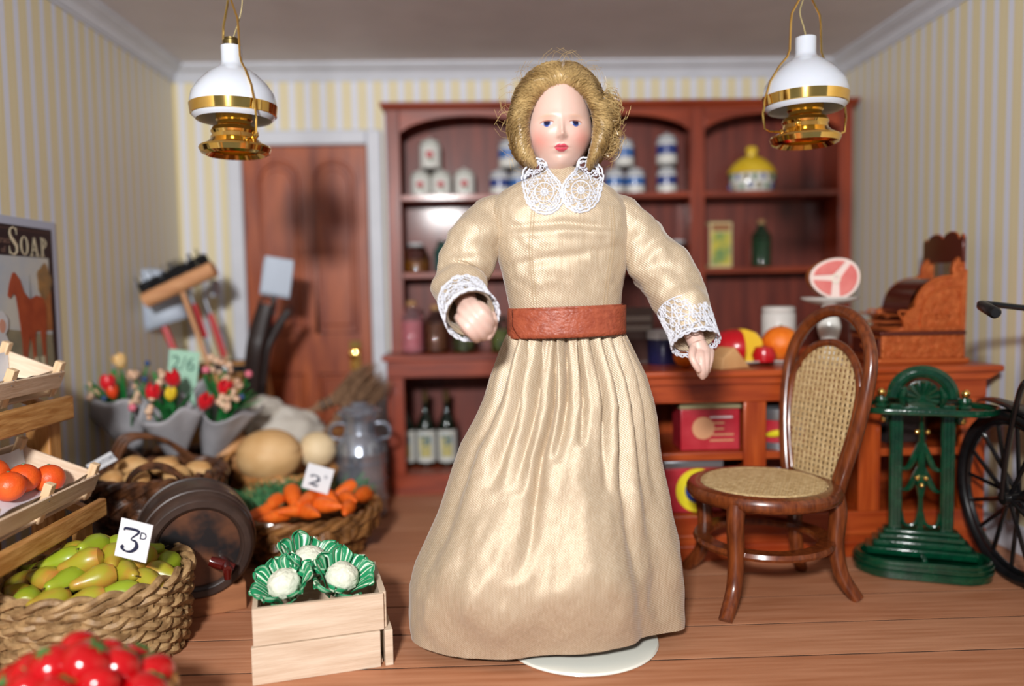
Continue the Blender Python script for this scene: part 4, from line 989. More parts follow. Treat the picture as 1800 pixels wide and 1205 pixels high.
bouquet(c3(368, 806, 4.04), c3(402, 708, 4.0), .17, [('n', 412, 680, -.06), ('n', 392, 705, -.14), ('p', 437, 657, 0), ('r', 395, 684, -.1), ('n', 372, 640, .0), ('n', 395, 650, 0), ('p', 362, 650, -.05), ('n', 408, 700, -.14), ('r', 360, 708, -.15), ('b', 425, 697, -.1)], 'right paper-wrapped bouquet with green sprays and pale dried flowers', 3)
t = thing('price_sign', 'mint green price sign standing among the bouquets', 'sign', c3(318, 690, 4.05), 0, None, (0, math.radians(8), -.1))
MB().b2((-.08, -.003, -.12), (.08, .003, .22)).build('card', mint, t, bevel=.002)
text('lettering', '2/6', .10, M('grey_green_ink', (70, 110, 96), .6), t, (.0, -.004, .15))
# ------------------------------------------------------------------ barrel on block
FC = at(351, 966, 2.88); axd = Vector((-.42, .90, .03)).normalized()
bq = axd.to_track_quat('Z', 'Y'); BQ = bq.to_matrix()
br = thing('wooden_barrel', 'small dark wooden barrel lying on its side with a red tap', 'barrel', FC, 0, None, bq.to_euler())
R0 = .182; BL = .33
pf = [(R0 + .035 * math.sin(PI * u) ** .9, u * BL) for u in np.linspace(0, 1, 19)]
MB().lathe([(R0 - .03, .02), (R0 - .022, .0)] + pf + [(R0 - .03, BL), (0, BL - .01)], 48).build('staves', barrel_m, br)
for u0, u1 in ((.0, .09), (.2, .27), (.73, .8), (.91, 1)):
    rf = lambda u: R0 + .035 * math.sin(PI * min(max(u, 0), 1)) ** .9
    MB().lathe([(rf(u0) - .002, u0 * BL), (rf(u0) + .006, u0 * BL + .004), (rf(u1) + .006, u1 * BL - .004), (rf(u1) - .002, u1 * BL)], 48).build('hoop', barrel_m, br)
MB().lathe([(0, .024), (R0 - .034, .024), (R0 - .03, .018)], 44).build('barrel_head', barrel_end, br)
MB().lathe([(R0 - .036, .02), (R0 - .03, .008), (R0 - .022, .004), (R0 - .018, .012)], 48).build('head_ring', barrel_m, br)
# tap in local frame (z axis runs into the barrel)
BI = BQ.inverted()
def lb(px, py, Y): return BI @ (at(px, py, Y) - FC)
tp = thing_tap = MB()
p0 = BI @ Vector((.092, .0, -.06)) ; p0 = Vector((p0.x, p0.y, .02)); n_ = Vector((0, 0, -1))
tp.tube([p0, p0 + n_ * .07, p0 + n_ * .12], [.015, .021, .016], 12)
tp.build('tap_body', tap_m, br)
upv = BI @ Vector((0, 0, 1)); sd_ = BI @ Vector((-.9, -.2, .42)).normalized()
MB().tube([p0 + n_ * .07 - sd_ * .03, p0 + n_ * .07 + sd_ * .03, p0 + n_ * .07 + sd_ * .06], [.019, .022, .018], 12).build('tap_key', tap_m, br)
MB().tube([p0 + n_ * .11, p0 + n_ * .115 - upv * .035], [.016, .012], 10).build('tap_spout', tap_m, br)
blk_m = M('block_wood', (134, 84, 52), .6, col2=(156, 102, 66), scale=8, stretch=(.6, 4, 4))
o = MB().b2((-.15, -.11, 0), (.15, .11, .105)).build('wooden_block', blk_m, bevel=.003); o.location = (-1.13, 3.0, 0); o.rotation_euler = (0, 0, math.radians(25)); tag(o, 'plain brown wooden block chocking up the dark barrel', 'block')
o = MB().b2((-.05, -.1, 0), (.05, .1, .13)).build('wooden_block', blk_m, bevel=.003); o.location = (-1.25, 3.13, 0); o.rotation_euler = (0, 0, math.radians(25)); tag(o, 'second wooden block under the back end of the dark barrel', 'block')

# ------------------------------------------------------------------ balsa crate with cauliflowers
A_, B_, D_ = Vector((-.742, 2.365, 0)), Vector((-.343, 2.468, 0)), Vector((-.85, 2.66, 0))
ex = (B_ - A_).normalized(); ey = Vector((-ex.y, ex.x, 0)); Wc = (B_ - A_).length; Dc = .315; Hc = .238
crz = math.atan2(ex.y, ex.x)
cr = thing('wooden_crate', 'pale unpainted wooden crate of cauliflowers standing on the floor in front', 'crate', A_, crz)
th = .016
for z0, z1, nm in ((0, .118, 'a'), (.12, Hc, 'b')):
    e = .006 if nm == 'a' else 0
    MB().b2((0 - e, -e, z0), (Wc - .03 + (.006 if nm == 'a' else .02), th, z1)).build('front_board', balsa, cr, bevel=.0015)
    MB().b2((0, Dc - th, z0), (Wc, Dc, z1)).build('back_board', balsa, cr, bevel=.0015)
    MB().b2((0, th, z0), (th, Dc - th, z1)).build('side_board', balsa, cr, bevel=.0015)
    MB().b2((Wc - th - .004 + (.01 if nm == 'a' else 0), th * (1 if nm == 'b' else -.3), z0), (Wc + (.016 if nm == 'a' else 0), Dc - th, z1)).build('side_board', balsa, cr, bevel=.0015)
MB().b2((th, th, .004), (Wc - th, Dc - th, .016)).build('bottom_board', balsa, cr)
cab_g = None
def leafmat():
    m = bpy.data.materials.new('cauliflower_leaf'); m.use_nodes = True; nt = m.node_tree; b = nt.nodes['Principled BSDF']
    a = nt.nodes.new('ShaderNodeAttribute'); a.attribute_name = 'vein'
    r = nt.nodes.new('ShaderNodeValToRGB'); r.color_ramp.elements[0].position = .35; r.color_ramp.elements[0].color = lin((24, 132, 84)); r.color_ramp.elements[1].position = .62; r.color_ramp.elements[1].color = lin((206, 222, 196))
    nt.links.new(a.outputs['Fac'], r.inputs[0]); nt.links.new(r.outputs[0], b.inputs['Base Color']); b.inputs['Roughness'].default_value = .35; return m
cleaf = leafmat(); curd = M('cauliflower_curd', (226, 226, 206), .5, col2=(210, 212, 192), scale=30, bump=.5, bscale=60)
def cauli(p, r, rot, label, seed):
    random.seed(seed)
    o = MB().ball((0, 0, 0), (r * .60, r * .60, r * .50), 36, 24, fn=lambda d, v: v * (1 + .08 * mn.noise(d * 4 + Vector((seed, 0, 0))) + .05 * mn.noise(d * 9))).build('cauliflower', curd)
    o.location = p; o.rotation_euler = rot
    nL = 9
    for k in range(nL):
        a0 = 2 * PI * k / nL + random.uniform(-.1, .1); outer_ = k % 2; rows = []; vein = []
        nu, nv_ = 21, 13; ln = random.uniform(.94, 1.1) + .08 * outer_; lift = random.uniform(-.05, .12) - .12 * outer_
        for i in range(nu):
            u = i / (nu - 1) * 2 - 1; row = []
            for j in range(nv_):
                v_ = j / (nv_ - 1); hw = .56 * (.55 + .45 * v_) * math.sqrt(max(0, 1 - max(0, (v_ - .45) / .55) ** 2.4)) + .02
                a = a0 + u * hw; rho = r * (.46 + .04 * outer_ + .70 * ln * v_ * (1 - .14 * u * u)); cup = .10 * r * u * u * v_
                z_ = r * (-.55 + (1.05 + lift) * v_ ** .8 - .5 * max(0, v_ - .72)) + cup + .007 * math.sin(8 * u + seed + 2 * k) * v_ - .012 * outer_
                row.append(Vector((rho * math.cos(a), rho * math.sin(a), z_)))
                w_ = max(0, 1 - abs(u) / (.20 - .1 * v_))
                for q in (-.85, -.5, .5, .85): w_ = max(w_, (1 - abs(u - q) / (.12 if abs(q) < .6 else .09)) * (1 if v_ > .2 else .6))
                vein.append(min(1, max(0, w_)))
            rows.append(row)
        lf = MB().grid(rows); me = bpy.data.meshes.new('leaf'); me.from_pydata([tuple(v) for v in lf.v], [], lf.f); me.update()
        at_ = me.attributes.new('vein', 'FLOAT', 'POINT'); at_.data.foreach_set('value', vein)
        me.polygons.foreach_set('use_smooth', [True] * len(me.polygons)); me.materials.append(cleaf)
        q_ = bpy.data.objects.new('leaf', me); COL.objects.link(q_); q_.parent = o
        s_ = q_.modifiers.new('s', 'SOLIDIFY'); s_.thickness = .004; s_ = q_.modifiers.new('b', 'SUBSURF'); s_.levels = 1; s_.render_levels = 1
    return tag(o, label, 'cauliflower', 'cauliflowers in the wooden crate')
CM = Matrix.Rotation(crz, 3, 'Z')
cauli(A_ + CM @ Vector((.096, .122, .264)), .088, (math.radians(28), math.radians(-6), 0), 'front left cauliflower, nearest the crate corner', 1)
cauli(A_ + CM @ Vector((.282, .126, .264)), .090, (math.radians(28), math.radians(8), .5), 'front right cauliflower in the pale wooden crate', 2)
cauli(A_ + CM @ Vector((.185, .235, .292)), .096, (math.radians(28), 0, 1.1), 'rear cauliflower resting highest in the pale crate', 3)

# ------------------------------------------------------------------ bread basket and loaves
LB = Vector((-1.08, 4.12, 0))
lbk = basket('bread_basket', 'light tan wicker basket of round loaves behind the carrots', LB, lambda u: .21 + .03 * u, .27, .012, 9, 26, wick_l, 3, .014)
for a0 in (3.75,):
    for k in range(3):
        P = [LB * 0 + Vector((-.205 + .075 * math.cos(a), -.15 + .02 * math.cos(a) + .013 * k, .27 + .15 * math.sin(a))) for a in np.linspace(0, PI, 14)]
        MB().tube(P, .009, 6).build('handle_strand', wick_l, lbk)
crust = M('bread_crust', (202, 156, 100), .6, col2=(222, 182, 130), scale=6, bump=.1, bscale=30); crust_d = M('darker_crust', (184, 126, 74), .6, col2=(206, 152, 100), scale=6); crust_w = M('pale_crust', (222, 196, 150), .6, col2=(232, 208, 168), scale=6)
def loaf(px, py, Y, r, mat, label, cut=True):
    p = at(px, py, Y)
    def f(d, v):
        g = 1 - (.06 * math.exp(-((d.x * .25 + (d.z - .35)) / .08) ** 2) if cut else 0)
        return v * g * (1 + .03 * mn.noise(d * 2 + Vector((px, 0, 0))))
    o = MB().ball((0, 0, 0), r, 36, 26, fn=f).build('bread_loaf', mat); o.location = p; return tag(o, label, 'bread', 'loaves in the tan basket')
loaf(400, 795, 4.12, (.125, .12, .12), crust_d, 'darker round loaf at the left, partly behind the big loaf')
loaf(473, 800, 3.97, (.165, .14, .135), crust, 'largest round loaf with a crease, above the carrots')
loaf(557, 790, 4.1, (.10, .1, .095), crust_w, 'palest round loaf on the right, beside the milk churn')
loaf(500, 835, 4.2, (.12, .1, .09), crust_d, 'lower dark loaf hidden under the big loaf', False)
flour = M('white_cloth', (206, 200, 190), .8, col2=(190, 182, 170), scale=7, bump=.2, bscale=20)
def sackf(d, v): return v * (1 + .14 * mn.noise(d * 2.2) + .05 * mn.noise(d * 6))
o = MB().ball((0, 0, 0), (.22, .17, .14), 40, 26, fn=sackf).build('flour_bag', flour); o.location = at(505, 757, 4.42); o.rotation_euler = (.1, .22, 0); tag(o, 'slumped white cloth flour bag behind the loaves', 'bag')
o2 = MB().ball((0, 0, 0), (.12, .1, .07), 24, 16, fn=sackf).build('bag_neck', flour, o); o2.location = (-.14, -.02, .11)
o = MB().b2((-.1, -.3, 0), (.35, .3, .36)).build('wooden_box', oak, bevel=.01); o.location = (-1.12, 4.63, 0); tag(o, 'low wooden box under the flour bag and twig broom by the door', 'box')

# besom brooms
twig = M('brown_twigs', (112, 82, 60), .7, col2=(150, 116, 88), scale=30, stretch=(1, 1, 1))
def besom(a, b, label, seed):
    random.seed(seed); a = Vector(a); b = Vector(b); t = thing('twig_broom', label, 'broom', a, 0, 'twig brooms by the door'); d = (b - a); L_ = d.length; d.normalize(); u = d.orthogonal().normalized(); w_ = d.cross(u)
    MB().tube([Vector((0, 0, 0)) - d * .0, d * L_ * .5], .016, 8).build('handle', twig, t)
    m = MB()
    for k in range(150):
        an = random.random() * 2 * PI; r0 = .028 * random.random() ** .5; r1 = .115 * random.random() ** .5; q = random.uniform(.82, 1.04)
        f_ = lambda s_, r_: d * L_ * s_ + (u * math.cos(an) + w_ * math.sin(an)) * r_
        m.tube([f_(.3, r0), f_(.46, r0 * 1.1), f_(.62, r0 * .5 + r1 * .55), f_(.8 * q, r1), f_(1.0 * q, r1 * .9)], [.003, .0042, .004, .003, .001], 4)
    m.build('twigs', twig, t, stuff=True)
    for s_ in (.36, .43): MB().tube([d * L_ * s_ + (u * math.cos(a_) + w_ * math.sin(a_)) * .034 for a_ in np.linspace(0, 2 * PI, 16, endpoint=False)], .006, 5, closed=True).build('binding', leather_d, t)
besom(at(510, 738, 4.42), at(672, 664, 4.5), 'upper brown twig broom lying towards the door frame', 5)
besom(at(560, 772, 4.36), at(668, 655, 4.44), 'lower brown twig broom crossing the other, above the milk churn', 6)

# milk churn
chn = thing('milk_churn', 'shiny steel milk churn with handles standing left of the shelf unit', 'milk churn', (-.70, 4.2, 0))
MB().lathe([(.125, 0), (.135, .008), (.135, .03), (.13, .036), (.132, .06), (.132, .34), (.136, .35), (.132, .36), (.128, .39), (.105, .43), (.085, .455), (.082, .47), (.082, .52), (.092, .535), (.1, .545)], 48).build('churn_body', churn_m, chn, ang=25)
for z in (.1, .2, .3): MB().tube(circ(.133, 48, (0, 0, z)), .004, 6, closed=True).build('band', churn_m, chn)
MB().lathe([(.088, .52), (.104, .545), (.115, .56), (.115, .575), (.1, .58), (.08, .6), (.05, .605), (.04, .62), (0, .622)], 40).build('lid', churn_m, chn, ang=25)
for s_ in (-1, 1): MB().tube(smoothpath([(s_ * .11, 0, .42), (s_ * .155, 0, .43), (s_ * .158, 0, .48), (s_ * .12, 0, .505), (s_ * .085, 0, .50)], 5), .009, 8).build('handle', churn_m, chn)
MB().tube(smoothpath([(.0, -.13, .3), (.0, -.16, .31), (.0, -.16, .34), (0, -.13, .35)], 4), .006, 6).build('front_grip', churn_m, chn)

# tool barrel and tools
TBp = Vector((-1.52, 4.62, 0))
tbr = thing('tool_barrel', 'upright wooden barrel with black hoops holding brooms and spades by the door', 'barrel', TBp)
def rb(z): return .21 + .04 * math.sin(PI * z / .80)
for k in range(20):
    a0, a1 = 2 * PI * k / 20 + .012, 2 * PI * (k + 1) / 20 - .012; m = MB(); rows = []
    for z in np.linspace(.0, .80, 7):
        rows.append([Vector((r_ * math.cos(a), r_ * math.sin(a), z)) for r_, a in ((rb(z), a0), (rb(z) + .003, (a0 + a1) / 2), (rb(z), a1), (rb(z) - .016, a1), (rb(z) - .016, a0))])
    m.grid(rows, cv=True); m.f.append((0, 1, 2, 3, 4)); m.f.append(tuple(34 - j for j in range(5))); m.build('stave', oak_v, tbr)
MB().lathe([(0, .08), (.205, .08)], 24).build('barrel_bottom', oak, tbr)
for z0, z1 in ((.04, .08), (.24, .28), (.50, .55), (.77, .81)):
    MB().lathe([(rb(z0) + .002, z0), (rb(z0) + .008, z0), (rb(z1) + .008, z1), (rb(z1) + .002, z1)], 40).build('hoop', black_m, tbr)
def bar(name, mat, par, P, r, n=8, **k): return MB().tube(P, r, n, **k).build(name, mat, par)
def tool(name, label, a, b, cat='tool', group='garden tools in the barrel'):
    return thing(name, label, cat, a, 0, group), Vector(b) - Vector(a)
foot = TBp + Vector((.05, 0, .12))
# push broom
hc = at(316, 500, 4.4); t, d = tool('push_broom', 'wooden push broom, black bristles up, tallest tool against the left corner', TBp + Vector((.12, -.08, .12)), hc, 'broom')
bar('handle', broom_w, t, [Vector((0, 0, 0)), d * .98], .014)
hd = (at(378, 478, 4.4) - at(254, 536, 4.4)).normalized(); upd = hd.cross(Vector((0, 1, 0))).normalized(); upd = upd if upd.z > 0 else -upd
MB().tube([d - hd * .21, d + hd * .21], .045, 16).build('broom_head', broom_w, t)
m = MB(); random.seed(9)
for i in range(420):
    s_ = random.uniform(-.21, .2); y_ = random.uniform(-.02, .035); b = d + hd * s_ + upd * .035 + Vector((0, y_, 0)); ln = .055 + (.05 if random.random() < .05 else random.uniform(0, .012))
    m.tube([b, b + upd * ln + hd * random.uniform(-.008, .008) + Vector((0, random.uniform(-.006, .006), 0))], [.0045, .002], 4)
m.build('bristles', bristle, t, stuff=True)
# shovel behind broom: grey rounded blade + red grip
def flat_blade(t, cen, w_, h_, ax_, name='blade', mat=steel_b, curve=.02, rnd=.8):
    ax_ = ax_.normalized(); sx_ = ax_.cross(Vector((0, 1, 0))).normalized(); rows = []
    for i in range(9):
        v_ = i / 8; wd = w_ / 2 * (1 if v_ < .75 else math.sqrt(max(.0, 1 - ((v_ - .75) / .25) ** 2 * rnd))); row = []
        for j in range(9):
            u = j / 4 - 1; row.append(cen + ax_ * (v_ - .5) * h_ + sx_ * u * wd + Vector((0, curve * (1 - u * u) , 0)))
        rows.append(row)
    o = MB().grid(rows).build(name, mat, t); s_ = o.modifiers.new('s', 'SOLIDIFY'); s_.thickness = .006
t, d = tool('garden_shovel', 'steel shovel with red grip, its rounded blade behind the broom head', TBp + Vector((-.06, .06, .12)), at(268, 525, 4.62), 'shovel')
ds = d.normalized(); flat_blade(t, d, .30, .34, ds, curve=-.05); bar('shaft', steel, t, [Vector((0, 0, 0)), d - ds * .1], .011)
bar('red_sleeve', red_h, t, [d - ds * .34, d - ds * .16], .02)
t, d = tool('hand_fork', 'steel fork with red grip leaning beside the push broom', TBp + Vector((.1, .02, .12)), at(330, 505, 4.55), 'fork')
ds = d.normalized(); bar('shaft', steel, t, [Vector((0, 0, 0)), d], .011)
bar('red_sleeve', red_h, t, [d - ds * .3, d - ds * .1], .02)
sx_ = ds.cross(Vector((0, 1, 0))).normalized()
for k in (-1.5, -.5, .5, 1.5): bar('tine', steel, t, smoothpath([d, d + sx_ * k * .03 + ds * .02, d + sx_ * k * .035 + ds * .16], 4), .006, 6)
t, d = tool('garden_hoe', 'steel hoe with bright curved neck right of the broom handle', TBp + Vector((.14, .1, .12)), at(352, 498, 4.75), 'hoe')
ds = d.normalized(); bar('shaft', broom_w, t, [Vector((0, 0, 0)), d * .8], .012); bar('red_sleeve', red_h, t, [d * .62, d * .84], .02); bar('neck', steel, t, smoothpath([d * .84, d * .93 - Vector((.0, 0, 0)), d * .98 + Vector((.05, 0, 0)), d + Vector((.08, 0, -.03))], 5), .01)
MB().box(d + Vector((.085, 0, -.03)), (.02, .1, .1)).build('hoe_blade', steel_b, t, bevel=.003)
t, d = tool('garden_spade', 'spade with pale grey square blade raised in front of the door', TBp + Vector((.12, -.1, .12)), at(487, 487, 4.45), 'spade')
ds = d.normalized(); flat_blade(t, d, .17, .22, ds, curve=.006, rnd=.12); bar('socket', steel, t, [d - ds * .22, d - ds * .1], .016); bar('shaft', red_h, t, [Vector((0, 0, 0)), d - ds * .2], .013)
def boot(P, R_, label):
    a = Vector(P[0]); t = thing('leather_sheath', label, 'sheath', a, 0, 'dark leather sheaths in the barrel')
    PP = smoothpath([Vector(p) - a for p in P], 5); rr = np.interp(np.linspace(0, 1, len(PP)), np.linspace(0, 1, len(R_)), R_)
    MB().tube(PP, list(rr), 12, flat=.45, up=(0, 1, 0)).build('sheath_body', leather_d, t)
    MB().tube([PP[-1] + q for q in circ(R_[-1] * .95, 14, ax='y')], .006, 5, closed=True).build('opening_rim', leather_d, t)
boot([TBp + Vector((.10, -.14, .2)), at(445, 640, 4.4), at(455, 585, 4.4), at(468, 535, 4.4)], [.03, .05, .055, .045], 'broad dark leather sheath, left one of the pair under the spade blade')
boot([TBp + Vector((.17, -.12, .2)), at(462, 640, 4.45), at(478, 590, 4.45), at(508, 545, 4.45)], [.02, .035, .03, .022], 'slim curved dark leather sheath, right one under the spade blade')

# ------------------------------------------------------------------ oak display rack with slatted crates
RK = thing('display_rack', 'golden oak stepped display rack standing along the left wall', 'rack', (XL, 2.3, 0))
rk = lambda name, a, b, mat=oak, bev=.006: MB().b2(a, b).build(name, mat, RK, origin=(XL, 2.3, 0), bevel=bev)
YR0 = 1.55
rk('lower_rail', (-1.475, YR0, .385), (-1.445, 2.94, .452)); rk('upper_rail', (-1.65, YR0, .735), (-1.62, 3.08, .825))
rk('post', (-1.75, 2.97, 0), (-1.66, 3.05, .80), oak_v); rk('post', (-1.75, YR0 + .05, 0), (-1.66, YR0 + .13, .80), oak_v)
rk('post', (-1.53, 2.84, 0), (-1.48, 2.90, .42), oak_v); rk('post', (-1.53, YR0 + .05, 0), (-1.48, YR0 + .11, .42), oak_v)
rk('back_post', (-1.96, 2.97, 0), (-1.91, 3.05, 1.0), oak_v)
for (xa, za, xb, zb) in ((-1.475, .40, -1.80, .56), (-1.64, .76, -1.93, .90)):
    for yy in (YR0 + .1, 2.25, 2.9 if za < .5 else 3.02):
        a, b = Vector((xa, yy, za)), Vector((xb, yy, zb)); MB().tube([a - Vector((XL, 2.3, 0)), b - Vector((XL, 2.3, 0))], .022, 4, ph=PI / 4).build('bearer', oak, RK)
def slat_crate(org, rz, tilt, W_, D_, H_, label):
    """local x along wall (+x = far end), y = towards the wall (uphill), z up"""
    rot = Matrix.Rotation(rz, 4, 'Z') @ Matrix.Rotation(tilt, 4, 'X')
    t = thing('slatted_crate', label, 'crate', org, 0, 'slatted crates on the rack', rot.to_euler())
    th = .009
    for x_ in (0.012, W_ * .5, W_ - .012):
        MB().b2((x_ - .016, -.018, -.01), (x_ + .016, .01, H_ + .035)).build('post', pale_v, t, bevel=.003)
        MB().b2((x_ - .016, D_ - .01, -.01), (x_ + .016, D_ + .018, H_ + .035)).build('post', pale_v, t, bevel=.003)
    for z0, z1 in ((.03, H_),):
        MB().b2((0, -.027, z0), (W_, -.018, z1)).build('slat', pale, t, bevel=.0015)
        MB().b2((0, D_ + .018, z0), (W_, D_ + .027, z1)).build('slat', pale, t, bevel=.0015)
    for x_ in (0, W_):
        MB().b2((x_ - .006, -.02, .0), (x_ + .006, D_ + .02, H_ + .0)).build('end_board', pale, t, bevel=.0015)
    for k in range(4): MB().b2((0, -.01 + k * D_ / 4, -.006), (W_, -.01 + (k + .85) * D_ / 4, .002)).build('slat', pale, t)
    for x_, s_ in ((W_ - .012, 1), (W_ * .5, 1)):
        for z_ in (.07, .09): MB().ball((x_ - .02, -.0275, z_ + .01), .0025, 6, 4).build('nail', steel, t)
    rows = [[Vector((.01 + (W_ - .02) * i / 16, .004 + (D_ - .01) * j / 8, .014 + .012 * mn.noise(Vector((i * .6, j * .7, W_))) + (.075 * (max(0, abs(j - 4) - 2.6) / 1.4)))) for j in range(9)] for i in range(17)]
    MB().grid(rows).build('paper_liner', liner, t); return t, rot
tl = math.radians(-24)
LO = Vector((-1.492, 2.27, .462)); rzc = math.radians(90)
# crates lie with their long side along y; uphill is towards -x
t1, rot1 = slat_crate((-1.505, 2.28, .475), PI / 2, math.radians(22), .62, .27, .095, 'far slatted crate of oranges on the lower step of the oak rack')
t2, rot2 = slat_crate((-1.505, 1.63, .475), PI / 2, math.radians(22), .62, .27, .095, 'near slatted crate on the lower step, cut by the left frame edge')
t3, rot3 = slat_crate((-1.675, 2.40, .845), PI / 2, math.radians(22), .62, .20, .095, 'paper-lined slatted crate on the upper step beside the soap poster')
t4, rot4 = slat_crate((-1.675, 1.75, .845), PI / 2, math.radians(22), .62, .20, .095, 'near paper-lined crate on the upper step, mostly out of frame')
og2 = M('red_orange_peel', (216, 74, 22), .4, col2=(228, 96, 30), scale=14, bump=.2, bscale=120)
random.seed(12)
for i, (x_, y_, l_) in enumerate(((.50, .07, 'orange half hidden behind the crate front slat, farthest right'), (.43, .12, 'upright round orange beside the crate post'), (.33, .11, 'large orange in the middle of the crate'), (.38, .20, 'orange at the back of the crate by the paper'))):
    p = Vector((-1.505, 2.28, .475)) + (rot1.to_3x3() @ Vector((x_, y_, .018)))
    orange(p, .052, l_, 'oranges in the lower crate', og2)
gar = M('pale_bulb_skin', (222, 206, 176), .5, col2=(232, 222, 204), scale=12)
for i, (x_, y_, l_) in enumerate(((.52, .07, 'farthest pale onion in the near lower crate'), (.44, .15, 'pale onion at the uphill side of the near lower crate'), (.38, .06, 'pale onion by the downhill slat of the near lower crate'), (.28, .13, 'pale onion in the middle of the near lower crate'))):
    p = Vector((-1.505, 1.63, .475)) + (rot1.to_3x3() @ Vector((x_, y_, .018)))
    o = MB().lathe([(0, 0), (.03, .004), (.046, .03), (.04, .06), (.014, .082), (.006, .1), (0, .102)], 18).build('onion', gar); o.location = p; MB().tube([(0, 0, .1), (.004, 0, .115)], .003, 5).build('stem', stem_m, o); tag(o, l_, 'onion', 'onions in the near crate')

# ------------------------------------------------------------------ soap poster on the left wall
PY1 = 3.672; PY0 = PY1 - 1.0; PZ1, PZ0 = 1.548, .84
ps = thing('soap_poster', 'printed soap advertising poster with chestnut horse on the left wall', 'poster', (XL + .003, PY0, PZ0))
PW, PH = PY1 - PY0, PZ1 - PZ0
def pp(name, poly, lay, mat, par=ps): return MB().prism(poly, .0008 * lay, .0008 * lay + .001, lambda a, b, d: (d, a, b)).build(name, mat, par, smooth=False)
rect = lambda a, b, c, d: [(a, b), (c, b), (c, d), (a, d)]
P_ = lambda n, c, **k: M(n, c, .35, **k)
MB().b2((-.002, 0, 0), (.002, PW, PH)).build('sheet', P_('poster_margin', (176, 182, 200)), ps)
pp('dark_border', rect(.035, .03, PW - .035, PH - .035), 3, P_('poster_dark', (34, 22, 26)))
pp('gold_line', rect(.05, .045, PW - .05, PH - .05), 4, P_('poster_gold', (92, 62, 50)))
pp('dark_ground', rect(.053, .048, PW - .053, PH - .053), 5, MATS['poster_dark'])
pp('picture_sky', rect(.075, .06, PW - .075, PH - .165), 6, P_('poster_sky', (168, 178, 190), col2=(196, 194, 184), scale=5))
pp('picture_ground', [(.075, .06), (PW - .075, .06), (PW - .075, .20), (.6, .24), (.3, .2), (.075, .22)], 7, P_('poster_ground', (120, 116, 96), col2=(150, 140, 112), scale=9))
bx2 = P_('poster_bush', (122, 100, 70), col2=(160, 120, 70), scale=20)
def blob(cx, cy, rx, ry, n=20, w=.12, seed=0): return [(cx + rx * math.cos(a) * (1 + w * math.sin(5 * a + seed)), cy + ry * math.sin(a) * (1 + w * math.cos(4 * a + seed))) for a in np.linspace(0, 2 * PI, n, endpoint=False)]
pp('thatched_barn', [(.80, .22), (PW - .075, .22), (PW - .075, .42), (.86, .40), (.8, .30)], 8, P_('poster_barn', (178, 112, 60), col2=(150, 92, 52), scale=12))
pp('tree', blob(PW - .12, .44, .055, .075, seed=1), 9, bx2)
pp('spire', [(.74, .2), (.80, .2), (.79, .33), (.775, .34), (.77, .47), (.764, .34), (.75, .33)], 8, P_('poster_spire', (116, 118, 116)))
hr = P_('poster_horse', (168, 76, 40), col2=(146, 60, 32), scale=14)
X0 = PW - .075
hz = [(.10, -.015), (.12, .0), (.135, .07), (.155, .15), (.17, .10), (.175, .0), (.195, .0), (.195, .12), (.20, .165), (.235, .18), (.245, .10), (.25, .0), (.272, .0), (.272, .11), (.285, .2), (.288, .28), (.27, .33), (.22, .345), (.17, .325), (.13, .36), (.105, .42), (.07, .455), (.055, .45), (.03, .40), (.015, .345), (.03, .33), (.055, .355), (.07, .34), (.08, .28), (.09, .2), (.1, .12)]
pp('horse', [(X0 - .335 + a * 1.0, .075 + b * .88) for a, b in hz], 11, hr)
for q in (.12, .19, .24): pp('white_sock', rect(X0 - .335 + q - .012, .06, X0 - .335 + q + .02, .11), 12, P_('poster_cream%d' % int(q * 100), (190, 180, 150)))
girl_w = P_('poster_white', (206, 206, 208)); girl_f = P_('poster_skin', (206, 150, 128))
gx = X0 - .375
pp('girl_dress', [(gx - .06, .065), (gx + .06, .065), (gx + .045, .19), (gx + .02, .23), (gx - .03, .23)], 12, girl_w); pp('girl_bonnet', blob(gx, .265, .045, .05, w=.03), 13, girl_w); pp('girl_face', blob(gx + .004, .255, .022, .028, w=.02), 14, girl_f); pp('red_flower', blob(gx + .03, .15, .014, .016), 14, P_('poster_red', (180, 60, 50)))
letter = P_('poster_lettering', (214, 202, 172))
LR = (PI / 2, 0, PI / 2)
zc = PH - .05 - .062
# serif SOAP built from strokes (y, z) ; right end at the border
def stroke(poly): pp('lettering', poly, 9, letter)
yR = PW - .052; hL = .092; 
def letterbox(i): return yR + .004 - (4 - i) * .073 + .012
def serif(cx, z, w_): stroke(rect(cx - w_, z - .003, cx + w_, z + .003))
def ringpoly(cy, cz, ry, rz_, ty, tz, n=24):
    o_ = [(cy + ry * math.cos(a), cz + rz_ * math.sin(a)) for a in np.linspace(0, 2 * PI, n)]; i_ = [(cy + (ry - ty) * math.cos(a), cz + (rz_ - tz) * math.sin(a)) for a in np.linspace(2 * PI, 0, n)]
    m = MB()
    for k in range(n - 1): m.prism([o_[k], o_[k + 1], i_[n - 2 - k], i_[n - 1 - k]], .0072, .0082, lambda a, b, d: (d, a, b))
    m.build('lettering', letter, ps, smooth=False)
hs = .078; zb = zc - .045
def wide_path(pts, ws):
    m = MB()
    L_, R2 = [], []
    for k, (a, b) in enumerate(pts):
        p0_ = pts[max(k - 1, 0)]; p1_ = pts[min(k + 1, len(pts) - 1)]; dx, dz = p1_[0] - p0_[0], p1_[1] - p0_[1]; l_ = math.hypot(dx, dz) or 1
        L_.append((a - dz / l_ * ws[k], b + dx / l_ * ws[k])); R2.append((a + dz / l_ * ws[k], b - dx / l_ * ws[k]))
    for k in range(len(pts) - 1): m.prism([L_[k], L_[k + 1], R2[k + 1], R2[k]], .0072, .0082, lambda a, b, d: (d, a, b))
    m.build('lettering', letter, ps, smooth=False)
